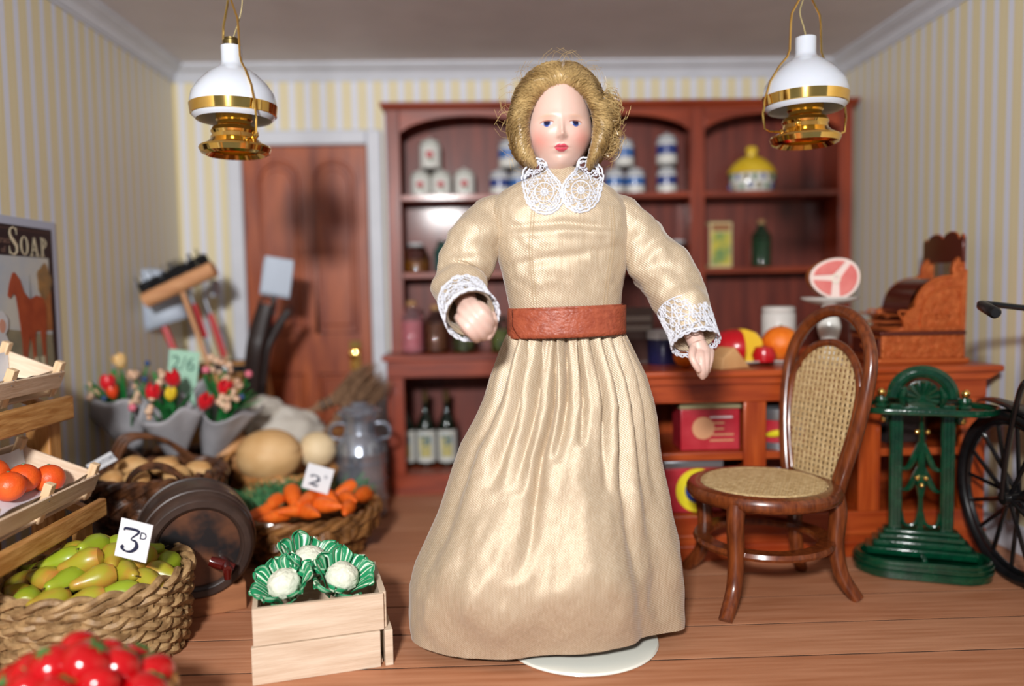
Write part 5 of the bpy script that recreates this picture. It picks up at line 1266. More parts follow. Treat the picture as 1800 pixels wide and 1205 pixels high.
c = letterbox(0) - .006; SP = [(c + .026, zb + .088), (c + .022, zb + .104), (c + .004, zb + .112), (c - .014, zb + .104), (c - .020, zb + .086), (c - .012, zb + .068), (c + .006, zb + .052), (c + .024, zb + .034), (c + .024, zb + .012), (c + .008, zb - .002), (c - .012, zb + .0), (c - .024, zb + .012), (c - .026, zb + .03)]
wide_path(SP, [.001, .003, .003, .004, .006, .008, .009, .008, .006, .004, .003, .003, .001])
stroke(rect(c + .024, zb + .082, c + .028, zb + .11)); stroke(rect(c - .028, zb, c - .024, zb + .032))
c = letterbox(1); ringpoly(c, zb + hs / 2, .029, hs / 2 + .002, .011, .004)
c = letterbox(2); wide_path([(c, zb + hs), (c - .022, zb)], [.002, .002]); wide_path([(c, zb + hs), (c + .022, zb)], [.0055, .0055]); stroke(rect(c - .012, zb + .022, c + .014, zb + .027)); serif(c - .022, zb, .01); serif(c + .022, zb, .012)
c = letterbox(3); stroke(rect(c - .016, zb, c - .006, zb + hs)); serif(c - .011, zb, .012); serif(c - .013, zb + hs, .009)
wide_path([(c - .008, zb + hs - .002), (c + .008, zb + hs - .004), (c + .018, zb + hs - .02), (c + .008, zb + hs - .038), (c - .008, zb + hs - .04)], [.002, .003, .006, .003, .002])
fain = P_('poster_faint', (110, 84, 74))
text('lettering', 'extract', .042, fain, ps, (.0075, letterbox(0) - .085, zb + .055), LR); text('lettering', 'of', .036, fain, ps, (.0075, letterbox(0) - .075, zb + .015), LR)
# ------------------------------------------------------------------ the doll
def silk_mat(name, c1, c2):
    m = bpy.data.materials.new(name); m.use_nodes = True; nt = m.node_tree; N = nt.nodes; L = nt.links; b = N['Principled BSDF']
    tc = N.new('ShaderNodeTexCoord')
    def nz(scale, st, det=3, rot=(0, 0, 0)):
        mp = N.new('ShaderNodeMapping'); mp.inputs['Scale'].default_value = st; mp.inputs['Rotation'].default_value = rot; L.new(tc.outputs['Object'], mp.inputs[0])
        n = N.new('ShaderNodeTexNoise'); n.inputs['Scale'].default_value = scale; n.inputs['Detail'].default_value = det; L.new(mp.outputs[0], n.inputs['Vector']); return n.outputs['Fac']
    slub = nz(30, (6, 6, .35)); fine = nz(120, (3, 3, .25))
    mp = N.new('ShaderNodeMapping'); mp.inputs['Rotation'].default_value = (0, math.radians(52), 0); L.new(tc.outputs['Object'], mp.inputs[0])
    wv = N.new('ShaderNodeTexWave'); wv.inputs['Scale'].default_value = 52; wv.inputs['Distortion'].default_value = .6; wv.inputs['Detail'].default_value = 1; L.new(mp.outputs[0], wv.inputs['Vector'])
    mix = math_node(nt, 'ADD', math_node(nt, 'MULTIPLY', slub, .38), math_node(nt, 'MULTIPLY', wv.outputs['Fac'], .28))
    mix = math_node(nt, 'ADD', mix, math_node(nt, 'MULTIPLY', fine, .25))
    r = N.new('ShaderNodeValToRGB'); r.color_ramp.elements[0].position = .32; r.color_ramp.elements[0].color = lin(c1); r.color_ramp.elements[1].position = .78; r.color_ramp.elements[1].color = lin(c2)
    L.new(mix, r.inputs[0]); L.new(r.outputs[0], b.inputs['Base Color'])
    b.inputs['Roughness'].default_value = .46; b.inputs['Metallic'].default_value = .22; b.inputs['Specular IOR Level'].default_value = .5
    b.inputs['Sheen Weight'].default_value = .25; b.inputs['Sheen Roughness'].default_value = .4
    bp = N.new('ShaderNodeBump'); bp.inputs['Strength'].default_value = .5; bp.inputs['Distance'].default_value = .004; L.new(mix, bp.inputs['Height']); L.new(bp.outputs[0], b.inputs['Normal'])
    return m
silk = silk_mat('champagne_silk', (172, 149, 120), (216, 201, 177))
lace_m = M('white_lace', (206, 208, 216), .8)
belt_m = M('brown_leather_belt', (142, 66, 44), .42, col2=(160, 80, 54), scale=40, bump=.7, bscale=75, bstretch=(1, 1, 1.6), coat=.1, bdist=.006)
YD = 2.62
base = Vector((.30, 2.60, 0))
st_ = thing('doll_stand', 'round white disc stand under the doll', 'stand', base)
MB().lathe([(0, 0), (.255, 0), (.262, .006), (.258, .013), (.245, .016), (0, .016)], 72).build('base_disc', M('white_enamel', (226, 226, 214), .3, coat=.3), st_)
MB().tube([(-.02, .1, .01), (-.03, .1, .62), (-.045, .06, .85)], .008, 8).build('support_rod', steel, st_)
MB().tube(circ(.075, 24, (-.065, .0, .86), .6, 2 * PI + .2), .005, 6).build('waist_clip', steel, st_)
doll = thing('doll', 'porcelain doll with golden hair in a champagne silk dress and brown belt', 'doll', (0.28, YD, 0))
DO = Vector((0.28, YD, 0))
def dbuild(mb, name, mat, **k): return mb.build(name, mat, doll, origin=DO, **k)
# --- skirt
sk = [(583, 893, 1096), (600, 885, 1105), (620, 877, 1115), (660, 862, 1135), (700, 850, 1147), (740, 832, 1154), (780, 808, 1161), (820, 793, 1168), (860, 780, 1175), (900, 767, 1182), (940, 750, 1190), (980, 731, 1194), (1020, 720, 1197), (1060, 718, 1199), (1085, 718, 1200), (1096, 719, 1199)]
ys = [r[0] for r in sk]
def smi(t, X, Y, w_=.06): return float(np.mean([np.interp(t + q, X, Y) for q in np.linspace(-w_, w_, 13)]))
def skirt_row(py):
    xl = np.interp(py, ys, [r[1] for r in sk]); xr = np.interp(py, ys, [r[2] for r in sk])
    t_ = (py - 583) / (1096 - 583); tilt = 14 * t_ ** 4
    a = at(xl, py + tilt, YD); b = at(xr, py - tilt, YD); return a, b, t_
random.seed(77)
creases = [(-2.62, .9, .16), (-2.3, .5, .10), (-2.05, .5, .09), (-1.80, .75, .06), (-1.62, .4, .07), (-1.42, .35, .06), (-1.2, .5, .06), (-1.02, .9, .08), (-.95, .5, .08), (-.7, .95, .14), (-.42, .6, .12), (.2, .8, .15), (.9, .7, .2), (1.5, .8, .2), (2.1, .7, .2), (2.8, .8, .2)]
NA = 360; rows = []
for i in range(120):
    py = 583 + (1096 - 583) * (i / 119); a, b, t_ = skirt_row(py); c = (a + b) / 2; rx = (b.x - a.x) / 2
    ry = smi(t_, [0, .15, .5, .78, .92, 1], [.10, .15, .24, .30, .275, .235]); row = []
    for j in range(NA):
        th_ = -PI + 2 * PI * j / NA; e = 0
        gath = math.exp(-t_ * 8)
        e += gath * (.05 * math.cos(th_ * 27 + 4.2 * math.sin(th_ * 2.3) + 2 * mn.noise(Vector((th_ * 2, t_ * 4, 0)))) + .025 * math.cos(th_ * 41 + 3 * math.sin(th_ * 3)))
        e += .045 * math.exp(-t_ * 2.2) * mn.noise(Vector((math.cos(th_) * 3.6, math.sin(th_) * 3.6, t_ * 1.2)))
        for (c0, ext, wd) in creases:
            cc = c0 + .12 * math.sin(c0 * 5) * t_; w0 = wd * (.35 + 1.0 * t_); dd = (th_ - cc + PI) % (2 * PI) - PI
            amp = (.17 * (1 - t_) + .05) * max(0, 1 - (t_ / ext) ** 2) ** .5 if t_ < ext else 0
            e -= amp * math.exp(-(dd / w0) ** 2)
        e += .035 * t_ * math.cos(5 * th_ + .6) + .028 * t_ * math.cos(8 * th_ + 2.1 + 1.2 * t_)
        q_ = Vector((math.cos(th_) * 2.0, math.sin(th_) * 2.0, t_ * 3.2))
        e += .10 * mn.noise(q_) * min(1, t_ * 3) + .035 * mn.noise(q_ * 2.6) + .010 * mn.noise(q_ * 6)
        sil = abs(math.cos(th_)) ** 6
        e *= (1 - .8 * sil)
        x = rx * (1 + e) * math.cos(th_); y = ry * (1 + e * 1.15) * math.sin(th_)
        u = (x / rx + 1) / 2; z = a.z + (b.z - a.z) * u
        row.append(Vector((c.x + x, YD + y, z - .012 * t_ ** 6 * math.cos(3 * th_))))
    rows.append(row)
for k in range(4):
    row = [Vector((c.x + (v.x - c.x) * (.985 - .01 * k), YD + (v.y - YD) * (.98 - .01 * k), v.z + (.002, .012, .03, .06)[k])) for v in rows[119]]
    rows.append(row)
m = MB().grid(rows, cv=True); skirt = dbuild(m, 'skirt', silk, ang=80)
# --- bodice
bd = [(296, 958, 1016), (303, 950, 1024), (312, 932, 1042), (322, 908, 1062), (335, 885, 1080), (350, 868, 1094), (368, 860, 1103), (390, 860, 1106), (420, 866, 1105), (450, 874, 1102), (480, 882, 1098), (510, 889, 1093), (540, 895, 1091), (565, 895, 1092), (590, 893, 1094)]
by = [r[0] for r in bd]; rows = []
for i in range(90):
    py = 296 + (590 - 296) * i / 89; a = at(np.interp(py, by, [r[1] for r in bd]), py, YD); b = at(np.interp(py, by, [r[2] for r in bd]), py, YD)
    c = (a + b) / 2; rx = (b.x - a.x) / 2; ry = np.interp(py, [296, 312, 335, 370, 430, 500, 560, 590], [.052, .07, .095, .125, .145, .13, .108, .106]); row = []
    for j in range(160):
        th_ = -PI + 2 * PI * j / 160
        q_ = Vector((math.cos(th_) * 2.4, math.sin(th_) * 2.4, py / 42.0)); e = .035 * mn.noise(q_) + .02 * mn.noise(q_ * 2.4)
        fx = c.x + rx * math.cos(th_) - c.x
        fr0 = max(0, -math.sin(th_))
        e += -.05 * math.exp(-((py - 398 - 50 * abs(fx)) / 7) ** 2) * fr0 + .04 * math.exp(-((py - 412) / 10) ** 2) * fr0 - .035 * math.exp(-((py - 452 + 90 * fx) / 8) ** 2) * fr0
        e += .016 * math.cos(th_ * 34) * max(0, (py - 520) / 70) * (fr0 > .2)
        e *= (1 - .85 * abs(math.cos(th_)) ** 6) * (1 if py < 500 else max(.1, 1 - (py - 500) / 36))
        row.append(Vector((c.x + rx * (1 + e) * math.copysign(abs(math.cos(th_)) ** .9, math.cos(th_)), YD + ry * (1 + 1.3 * e) * math.copysign(abs(math.sin(th_)) ** .85, math.sin(th_)), a.z + (b.z - a.z) * (math.cos(th_) + 1) / 2)))
    rows.append(row)
bod = MB().grid(rows, cv=True); bod_v, bod_f = list(bod.v), list(bod.f); dbuild(bod, 'bodice', silk, ang=80)
bvh_bod = BVHTree.FromPolygons([Vector(v) for v in bod_v], bod_f)
def hit(bvh, px, py, off=.0):
    o = Vector((0, 0, CH)); d = ray(px, py).normalized(); l_, n, i, ds = bvh.ray_cast(o, d)
    return None if l_ is None else l_ - d * off
seam_m = M('seam_thread', (166, 144, 114), .6)
for pts in (((936, 362), (932, 400), (930, 440), (933, 480), (938, 536)), ((1072, 362), (1075, 400), (1073, 440), (1066, 490), (1060, 536))):
    for o_ in (0, 5):
        P = [hit(bvh_bod, a + o_, b, -.0008) for a, b in smoothpath([(x, y, 0) for x, y in pts], 8) for _ in ()] if False else [hit(bvh_bod, v.x + o_, v.y, -.0004) for v in smoothpath([(x, y, 0) for x, y in pts], 8)]
        P = [p for p in P if p]
        if len(P) > 3: dbuild(MB().tube(P, .0018, 5), 'seam', seam_m)
# --- sleeves
def sleeve(name, pts, seed):
    C_ = smoothpath([at(px, py, Y) for px, py, r, Y in pts], 9); R_ = []
    rr = [r * Y / F for px, py, r, Y in pts]; n = len(C_); ti = np.linspace(0, len(pts) - 1, n); R_ = np.interp(ti, range(len(pts)), rr)
    m = MB(); m.tube(C_, list(R_), 56, cap=False)
    V = []
    for k, v in enumerate(m.v):
        i = k // 56; v = Vector(v); c = C_[i]; d = v - c; q_ = v * 9 + Vector((seed, 0, 0)); t_ = i / n
        e = .15 * mn.noise(q_) + .09 * mn.noise(q_ * 2.3) + .03 * mn.noise(q_ * 5) + .04 * math.sin(t_ * 30 + 3 * mn.noise(v * 6)) * math.sin(PI * t_) ** 2
        V.append(c + d * (1 + e * min(1, (1 - t_) * 4)))
    m.v = [tuple(v) for v in V]
    last = [V[(n - 1) * 56 + j] for j in range(56)]; cc = C_[-1]; dr = (C_[-1] - C_[-2]).normalized()
    m.grid([last, [cc + (v - cc) * .95 - dr * .004 for v in last], [cc + (v - cc) * .9 - dr * .05 for v in last]], cv=True)
    dbuild(m, name, silk, ang=80); return C_, R_, dr
S1_ = sleeve('sleeve', [(905, 372, 30, 2.64), (872, 385, 41, 2.64), (842, 418, 49, 2.62), (822, 458, 49, 2.60), (809, 488, 46, 2.575), (810, 512, 45, 2.52), (818, 534, 43, 2.45), (828, 551, 42, 2.385)], 3)
S2_ = sleeve('sleeve', [(1058, 368, 30, 2.64), (1090, 382, 38, 2.64), (1120, 420, 47, 2.63), (1152, 460, 51, 2.61), (1183, 505, 50, 2.57), (1203, 548, 43, 2.52), (1216, 580, 38, 2.49), (1221, 596, 37, 2.47)], 8)
# underarm gusset shadow folds
for (px, py, px2, py2) in ((872, 430, 866, 500),):
    pass
# --- belt
rows = []
for py, g in ((537, .0), (538, .006), (560, .008), (588, .008), (590, .006), (590, 0)):
    a = at(896, py + 4, YD); b = at(1092, py - 4, YD); c = (a + b) / 2; rx = (b.x - a.x) / 2 + g + .001
    rows.append([Vector((c.x + rx * math.cos(t_), YD + (.124 + g) * math.sin(t_), a.z + (b.z - a.z) * (math.cos(t_) + 1) / 2)) for t_ in np.linspace(-PI, PI, 96, endpoint=False)])
bm_ = MB().grid(rows, cv=True); bvh_belt = BVHTree.FromPolygons([Vector(v) for v in bm_.v], bm_.f); dbuild(bm_, 'belt', belt_m, ang=60)
# belt overlap end
rows = []
for k in range(60):
    u = k / 59; rw = []
    for v_ in np.linspace(0, 1, 8):
        py = 539.5 + 49.5 * v_; t0 = -PI + .46 + max(0, v_ - .6) * .55; t_ = t0 + (.5 - t0) * u; g = .0125
        a = at(896, py + 4, YD); b = at(1092, py - 4, YD); c = (a + b) / 2; rx = (b.x - a.x) / 2 + g + .001
        rw.append(Vector((c.x + rx * math.cos(t_), YD + (.124 + g) * math.sin(t_), a.z + (b.z - a.z) * (math.cos(t_) + 1) / 2)))
    rows.append(rw)
o = dbuild(MB().grid(rows), 'belt_end', belt_m); s_ = o.modifiers.new('s', 'SOLIDIFY'); s_.thickness = .005; s_.offset = 0
# --- lace
def lace_net(fr, W_, H_, cell, inside=None, r=.0015, jit=.25, seed=0, density=.62):
    """irregular hexagonal net in parameter space mapped by fr(u,v)"""
    random.seed(seed); m = MB(); nx = int(W_ / cell); ny = int(H_ / (cell * .87)); P = {}
    for j in range(ny + 1):
        for i in range(nx + 1):
            P[i, j] = ((i + .5 * (j % 2) + random.uniform(-jit, jit)) * cell, (j * .87 + random.uniform(-jit, jit)) * cell)
    def seg(a, b):
        if a in P and b in P:
            pa, pb = P[a], P[b]
            if inside and not (inside(*pa) and inside(*pb)): return
            A = fr(*pa); B = fr(*pb); Mi = fr((pa[0] + pb[0]) / 2, (pa[1] + pb[1]) / 2)
            if A and B and Mi: m.tube([A, Mi, B], r * random.uniform(.8, 1.25), 4, cap=False)
    for (i, j) in list(P):
        # honeycomb: drop a third of the triangular-net vertices
        if (i - (j % 2 == 0) * 0 + 2 * (j % 3)) % 3 == 0 and random.random() < density: continue
        for di, dj in ((1, 0), (0, 1), (-1, 1) if j % 2 == 0 else (1, 1)):
            b = (i + di, j + dj)
            seg((i, j), b)
    return m
def blob_in(cx, cy, rx, ry): return lambda x, y: ((x - cx) / rx) ** 2 + ((y - cy) / ry) ** 2 < 1
all_v = list(bod_v); all_f = list(bod_f)
def offs(px, py, o=.003):
    h = hit(bvh_bod, px, py, o)
    return h
for side, (cx, cy, neck) in enumerate(((957, 337, (946, 291)), (1021, 334, (1030, 289)))):
    sgn = -1 if side == 0 else 1
    spine = smoothpath([(neck[0] + (-2 * sgn), neck[1], 0), (cx + 14 * sgn, cy - 26, 0), (cx + 2 * sgn, cy, 0), (cx - 2 * sgn, cy + 8, 0)], 6)
    wids = np.interp(np.linspace(0, 1, len(spine)), [0, .35, .7, 1], [12, 25, 33, 30])
    def ins(x, y, sp=spine, wd=wids): return any((x - p.x) ** 2 + (y - p.y) ** 2 < w_ * w_ for p, w_ in zip(sp, wd))
    def fr(x, y, nk=neck): 
        h = offs(x, y, .0035)
        if h is None: h = at(x, y, YD - .055)
        return h
    bx0, by0 = cx - 44, 282
    ctr = (cx, cy)
    def net_in(x, y): return ins(x + bx0, y + by0) and ((x + bx0 - ctr[0]) ** 2 + (y + by0 - ctr[1]) ** 2 > 17 ** 2)
    m = lace_net(lambda x, y: fr(x + bx0, y + by0), 88, 100, 6.2, net_in, .0015, seed=side + 3)
    # flower medallion
    for rr in (16.5, 6): m.tube([fr(ctr[0] + rr * math.cos(a), ctr[1] + rr * math.sin(a)) for a in np.linspace(0, 2 * PI, 26, endpoint=False)], .0022, 5, closed=True)
    for k in range(12):
        a = 2 * PI * k / 12; m.tube([fr(ctr[0] + q * math.cos(a), ctr[1] + q * math.sin(a)) for q in (0, 6, 11, 16)], .0012, 4)
    # outline: scalloped edge
    E_ = []
    for k in range(150):
        a = 2 * PI * k / 150; rr = 0
        for q in range(70):
            x = ctr[0] + q * math.cos(a); y = ctr[1] - 6 + q * math.sin(a)
            if ins(x, y): rr = q
        rr += 1.6 * abs(math.sin(a * 11)); E_.append((ctr[0] + rr * math.cos(a), ctr[1] - 6 + rr * math.sin(a)))
    m.tube([fr(x, y) for x, y in E_], .0032, 5, closed=True)
    m.tube([fr(ctr[0] + (x - ctr[0]) * .86, ctr[1] - 6 + (y - ctr[1] + 6) * .88) for x, y in E_], .0022, 5, closed=True)
    dbuild(m, 'lace_collar', lace_m, stuff=False)
def cuff(C_, R_, dr, back, flare, seed, tiltv=0):
    n = len(C_); tip = C_[-1]; u = dr.orthogonal().normalized(); w_ = dr.cross(u); R1 = float(R_[-1]); Lc = back; circ_ = 2 * PI
    def fr(a, v):   # a in 0..2pi, v 0..1 : from back on the sleeve to the flared edge
        s_ = -Lc * (1 - v) + .012 * v; 
        c = tip + dr * s_
        # follow the sleeve axis backwards
        if s_ < 0:
            k = n - 1; acc = 0
            while k > 0 and acc < -s_: acc += (C_[k] - C_[k - 1]).length; k -= 1
            c = C_[k]; rr = float(R_[k])
        else: rr = R1
        rr = rr * (1.04 + .07 * v) + flare * v
        return c + (u * math.cos(a) + w_ * math.sin(a)) * rr
    cell = .085; m = lace_net(lambda x, y: fr(x, y), 2 * PI + cell, 1.02, .15, lambda x, y: x <= 2 * PI + .2, .0017, seed=seed, density=.55)
    for v, r_ in ((.02, .0022), (.5, .0018), (.96, .003)): m.tube([fr(a, v) for a in np.linspace(0, 2 * PI, 60, endpoint=False)], r_, 5, closed=True)
    m.tube([fr(a, 1.0 + .055 * abs(math.sin(a * 10))) for a in np.linspace(0, 2 * PI, 200, endpoint=False)], .0026, 5, closed=True)
    for k in range(60):
        a = 2 * PI * k / 60; m.tube([fr(a, .93), fr(a + .04, 1.02)], .0016, 4)
    dbuild(m, 'lace_cuff', lace_m)
cuff(*S1_, .10, .004, 5); cuff(*S2_, .105, .004, 6)

# --- body: head, neck, torso, arms and hands in one mesh
HC = at(986, 222, 2.52); HC = Vector((HC.x, YD - .005, HC.z)); sF = 2.50 / F
rxh, ryh = .108, .125; z_top = at(985, 118, YD).z - HC.z; z_bot = HC.z - at(985, 304, 2.54).z
feat = dict(ex=.0455, ez=.008, nz=-.030, mz=-.066)
def face_disp(x, z):
    g = lambda cx, cz, sx, sz: math.exp(-((x - cx) / sx) ** 2 - ((z - cz) / sz) ** 2)
    d = 0
    d += .0125 * g(0, -.016, .0085, .028) + .017 * g(0, -.031, .012, .0095)       # bridge and tip of nose
    d += .006 * (g(-.012, -.035, .006, .006) + g(.012, -.035, .006, .006))          # nostril wings
    d -= .0105 * (g(-feat['ex'], feat['ez'] + .003, .026, .013) + g(feat['ex'], feat['ez'] + .003, .026, .013))   # sockets
    d += .0065 * (g(-feat['ex'], feat['ez'] - .001, .014, .0075) + g(feat['ex'], feat['ez'] - .001, .014, .0075))   # eyeballs
    d += .004 * (g(-.042, .035, .03, .010) + g(.042, .035, .03, .010))               # brows
    d += .008 * (g(-.055, -.035, .03, .03) + g(.055, -.035, .03, .03))               # cheeks
    d += .0075 * g(0, -.062, .021, .0055) + .0085 * g(0, -.0735, .016, .0055) - .004 * g(0, -.068, .022, .0022) # lips
    d -= .003 * g(0, -.052, .006, .006) - .0  # philtrum
    d -= .005 * g(0, -.086, .02, .007); d += .012 * g(0, -.112, .026, .018)           # chin
    return d
def head_pt(dx, dy, dz):
    z = dz * (z_top if dz > 0 else z_bot); k = dz
    tap = 1 - .22 * max(0, -k) ** 2.0 - .05 * max(0, k) ** 2
    x = dx * rxh * tap * (1 + .06 * math.exp(-((k + .15) / .3) ** 2)); y = dy * ryh * (1 - .22 * max(0, -k) ** 1.6)
    if dy < 0: y = y * (1 - .05 * abs(dx)) - face_disp(x, z) * max(0, -dy) ** .5
    return Vector((x, y, z))
m = MB(); NU, NV = 300, 240; rows = []
for i in range(NV + 1):     # poles on the y axis: dense towards the face
    ph = PI * i / NV; row = []
    for j in range(NU):
        a = 2 * PI * j / NU; row.append(HC + head_pt(math.sin(ph) * math.cos(a), -math.cos(ph), math.sin(ph) * math.sin(a)))
    rows.append(row)
m.grid(rows, cv=True)
head_v = list(m.v); head_f = list(m.f); bvh_head = BVHTree.FromPolygons([Vector(v) for v in head_v], head_f)
nk0 = HC + Vector((0, .02, -.09)); nk1 = Vector((HC.x, YD, at(986, 330, YD).z))
m.tube([nk0, (nk0 + nk1) / 2, nk1, nk1 - Vector((0, 0, .05))], [.062, .056, .066, .10], 32)
def blobtorso(m):
    zs = [(340, .10, .07), (370, .17, .09), (420, .19, .115), (480, .165, .105), (540, .155, .085), (590, .165, .09), (680, .17, .11), (760, .15, .11)]
    rows = []
    for py, rx, ry in zs:
        c = at(993, py, YD); rows.append([Vector((c.x + rx * .95 * math.cos(a), YD + ry * .85 * math.sin(a), c.z)) for a in np.linspace(0, 2 * PI, 32, endpoint=False)])
    m.grid(rows, cv=True)
blobtorso(m)
for s_ in (-1, 1):
    top = Vector((.25 + s_ * .075, YD, .75)); m.tube([top, Vector((.27 + s_ * .07, YD, .42)), Vector((.29 + s_ * .065, YD + .01, .10)), Vector((.3 + s_ * .065, YD, .05))], [.08, .06, .04, .035], 16)
    m.ball(Vector((.30 + s_ * .065, YD - .03, .045)), (.036, .085, .028), 16, 10)
def arm(P, R_): m.tube(smoothpath(P, 5), list(np.interp(np.linspace(0, 1, (len(P) - 1) * 5 + 1), np.linspace(0, 1, len(R_)), R_)), 16)
arm([at(900, 380, 2.63), at(835, 450, 2.61), at(812, 500, 2.54), at(830, 552, 2.36)], [.05, .045, .038, .032])
arm([at(1075, 380, 2.63), at(1150, 460, 2.61), at(1200, 545, 2.53), at(1226, 605, 2.46)], [.05, .045, .036, .027])
# hands built with metaball-like remesh then joined
def hand_mesh(build, vox=.0022):
    h = MB(); build(h); me = bpy.data.meshes.new('h'); me.from_pydata([tuple(v) for v in h.v], [], h.f); o = bpy.data.objects.new('h', me); COL.objects.link(o)
    r = o.modifiers.new('r', 'REMESH'); r.mode = 'VOXEL'; r.voxel_size = vox; sm_ = o.modifiers.new('s', 'SMOOTH'); sm_.factor = .5; sm_.iterations = 5
    dg = bpy.context.evaluated_depsgraph_get(); e = bpy.data.meshes.new_from_object(o.evaluated_get(dg)); vs = [tuple(v.co) for v in e.vertices]; fs = [tuple(p.vertices) for p in e.polygons]
    bpy.data.objects.remove(o); bpy.data.meshes.remove(e); return vs, fs
def left_hand(h):   # fist held forward, four fingers seen knuckles-on
    a = at(830, 553, 2.36); b = at(836, 561, 2.285)
    h.tube([a, (a + b) / 2, b], [.032, .042, .050], 24)
    h.ball(b, (.052, .045, .056), 28, 18)
    for k, (o_, ln, r) in enumerate(((-19, 25, .0165), (-7, 31, .0175), (6, 31, .0175), (18, 25, .0155))):
        cx_, cy_ = 836 + o_ * .70, 563 - o_ * .68; dx, dy = .66, .75
        P = [at(cx_ + dx * ln * q * 1.0, cy_ + dy * ln * q * 1.0, Y_) for q, Y_ in ((-.95, 2.275), (-.6, 2.243), (0, 2.230), (.6, 2.243), (.92, 2.272), (.85, 2.30))]
        P = smoothpath(P, 4); h.tube(P, [r * (.86 + .14 * math.sin(PI * i / len(P))) for i in range(len(P))], 14)
        h.ball(P[0], r * .86, 12, 8); h.ball(P[-1], r * .86, 12, 8)
    P = smoothpath([at(863, 552, 2.31), at(867, 566, 2.29), at(864, 580, 2.275), at(858, 590, 2.272)], 4); h.tube(P, [.015] * 4 + [.0135] * (len(P) - 4), 12); h.ball(P[-1], .0135, 10, 8)
def right_hand(h):  # hanging, fingers together pointing down
    h.tube([at(1225, 600, 2.46), at(1231, 618, 2.455), at(1235, 630, 2.45)], [.026, .033, .036], 18)
    for k, (x0, x1, ln, Y0, r) in enumerate(((1222, 1231, 36, 2.415, .0145), (1231, 1235, 40, 2.408, .015), (1241, 1239, 37, 2.412, .0145), (1249, 1244, 30, 2.425, .013))):
        P = smoothpath([at(x0, 618, Y0 + .03), at(x0 + (x1 - x0) * .3, 630, Y0), at(x0 + (x1 - x0) * .8, 622 + ln * .7, Y0 - .004), at(x1, 622 + ln, Y0 + .012)], 4)
        h.tube(P, [r * (1 - .35 * (i / len(P)) ** 2) for i in range(len(P))], 12); h.ball(P[-1], r * .66, 10, 8); h.ball(P[0], r, 10, 8)
    P = smoothpath([at(1218, 612, 2.43), at(1216, 626, 2.40), at(1222, 640, 2.39), at(1228, 650, 2.395)], 4); h.tube(P, [.0125 * (1 - .25 * i / len(P)) for i in range(len(P))], 12); h.ball(P[-1], .009, 10, 8)
for hf in (left_hand, right_hand):
    vs, fs = hand_mesh(hf); m.add(vs, fs)
def skinmat():
    mm = bpy.data.materials.new('porcelain_skin'); mm.use_nodes = True; nt = mm.node_tree; b = nt.nodes['Principled BSDF']
    a = nt.nodes.new('ShaderNodeAttribute'); a.attribute_name = 'tint'; nt.links.new(a.outputs['Color'], b.inputs['Base Color'])
    b.inputs['Roughness'].default_value = .42; b.inputs['Subsurface Weight'].default_value = .25; b.inputs['Subsurface Scale'].default_value = .02; b.inputs['Subsurface Radius'].default_value = (1, .6, .45); return mm
body = dbuild(m, 'body', skinmat(), ang=80)
me = body.data; n = len(me.vertices); co = np.empty(n * 3); me.vertices.foreach_get('co', co); co = co.reshape(-1, 3) + np.array(DO); nh = NU * (NV + 1)
colr = np.tile(np.array(lin((208, 174, 160))[:3]), (n, 1)); x = co[:, 0] - HC.x; z = co[:, 2] - HC.z; yy = co[:, 1]
front = (yy < HC.y + .02) & (np.abs(x) < .13) & (z > -z_bot - .02)
def blend(mask, c): 
    global colr
    mask = np.clip(mask, 0, 1)[:, None] * front[:, None]; colr = colr * (1 - mask) + np.array(lin(c)[:3]) * mask
G = lambda cx, cz, sx, sz: np.exp(-((x - cx) / sx) ** 2 - ((z - cz) / sz) ** 2)
blend(G(-.066, -.04, .028, .03) * .75, (226, 148, 136)); blend(G(.066, -.04, .028, .03) * .7, (226, 148, 136))
for s_ in (-1, 1):
    blend(np.exp(-((x - s_ * .047) / .024) ** 2 - ((z - .031 + 8 * (x - s_ * .045) ** 2) / .0045) ** 2) * .38, (206, 160, 120))
    blend(G(s_ * feat['ex'], .019, .018, .005) * .35, (214, 166, 136))
ca_ = me.attributes.new('tint', 'FLOAT_COLOR', 'POINT'); ca_.data.foreach_set('color', np.concatenate([colr, np.ones((n, 1))], 1).ravel())
def fpx(x, z):   # face-local to world on the head surface
    o_ = Vector((HC.x + x, HC.y - .5, HC.z + z)); l_, nn, i, d_ = bvh_head.ray_cast(o_, Vector((0, 1, 0))); return l_, nn
def decal(name, poly, mat, off=.0007, rings=5):
    cx = sum(p[0] for p in poly) / len(poly); cz = sum(p[1] for p in poly) / len(poly); rows = []
    for k in range(rings + 1):
        f_ = max(k / rings, .001); rw = []
        for a, b in poly:
            l_, nn = fpx(cx + (a - cx) * f_, cz + (b - cz) * f_); rw.append(l_ + Vector((0, -off * (1.0 if k < rings else .2), 0)))
        rows.append(rw)
    return dbuild(MB().grid(rows, cv=True), name, mat)
eye_w = M('painted_eye_white', (178, 180, 196), .4); eye_b = M('painted_blue', (44, 72, 140), .3); eye_n = M('painted_navy', (20, 22, 56), .15, coat=.5); lid_m = M('painted_lid', (168, 112, 92), .5); lip_m = M('painted_lips', (196, 66, 84), .3, coat=.3); lip_d = M('painted_lip_line', (150, 40, 60), .4)
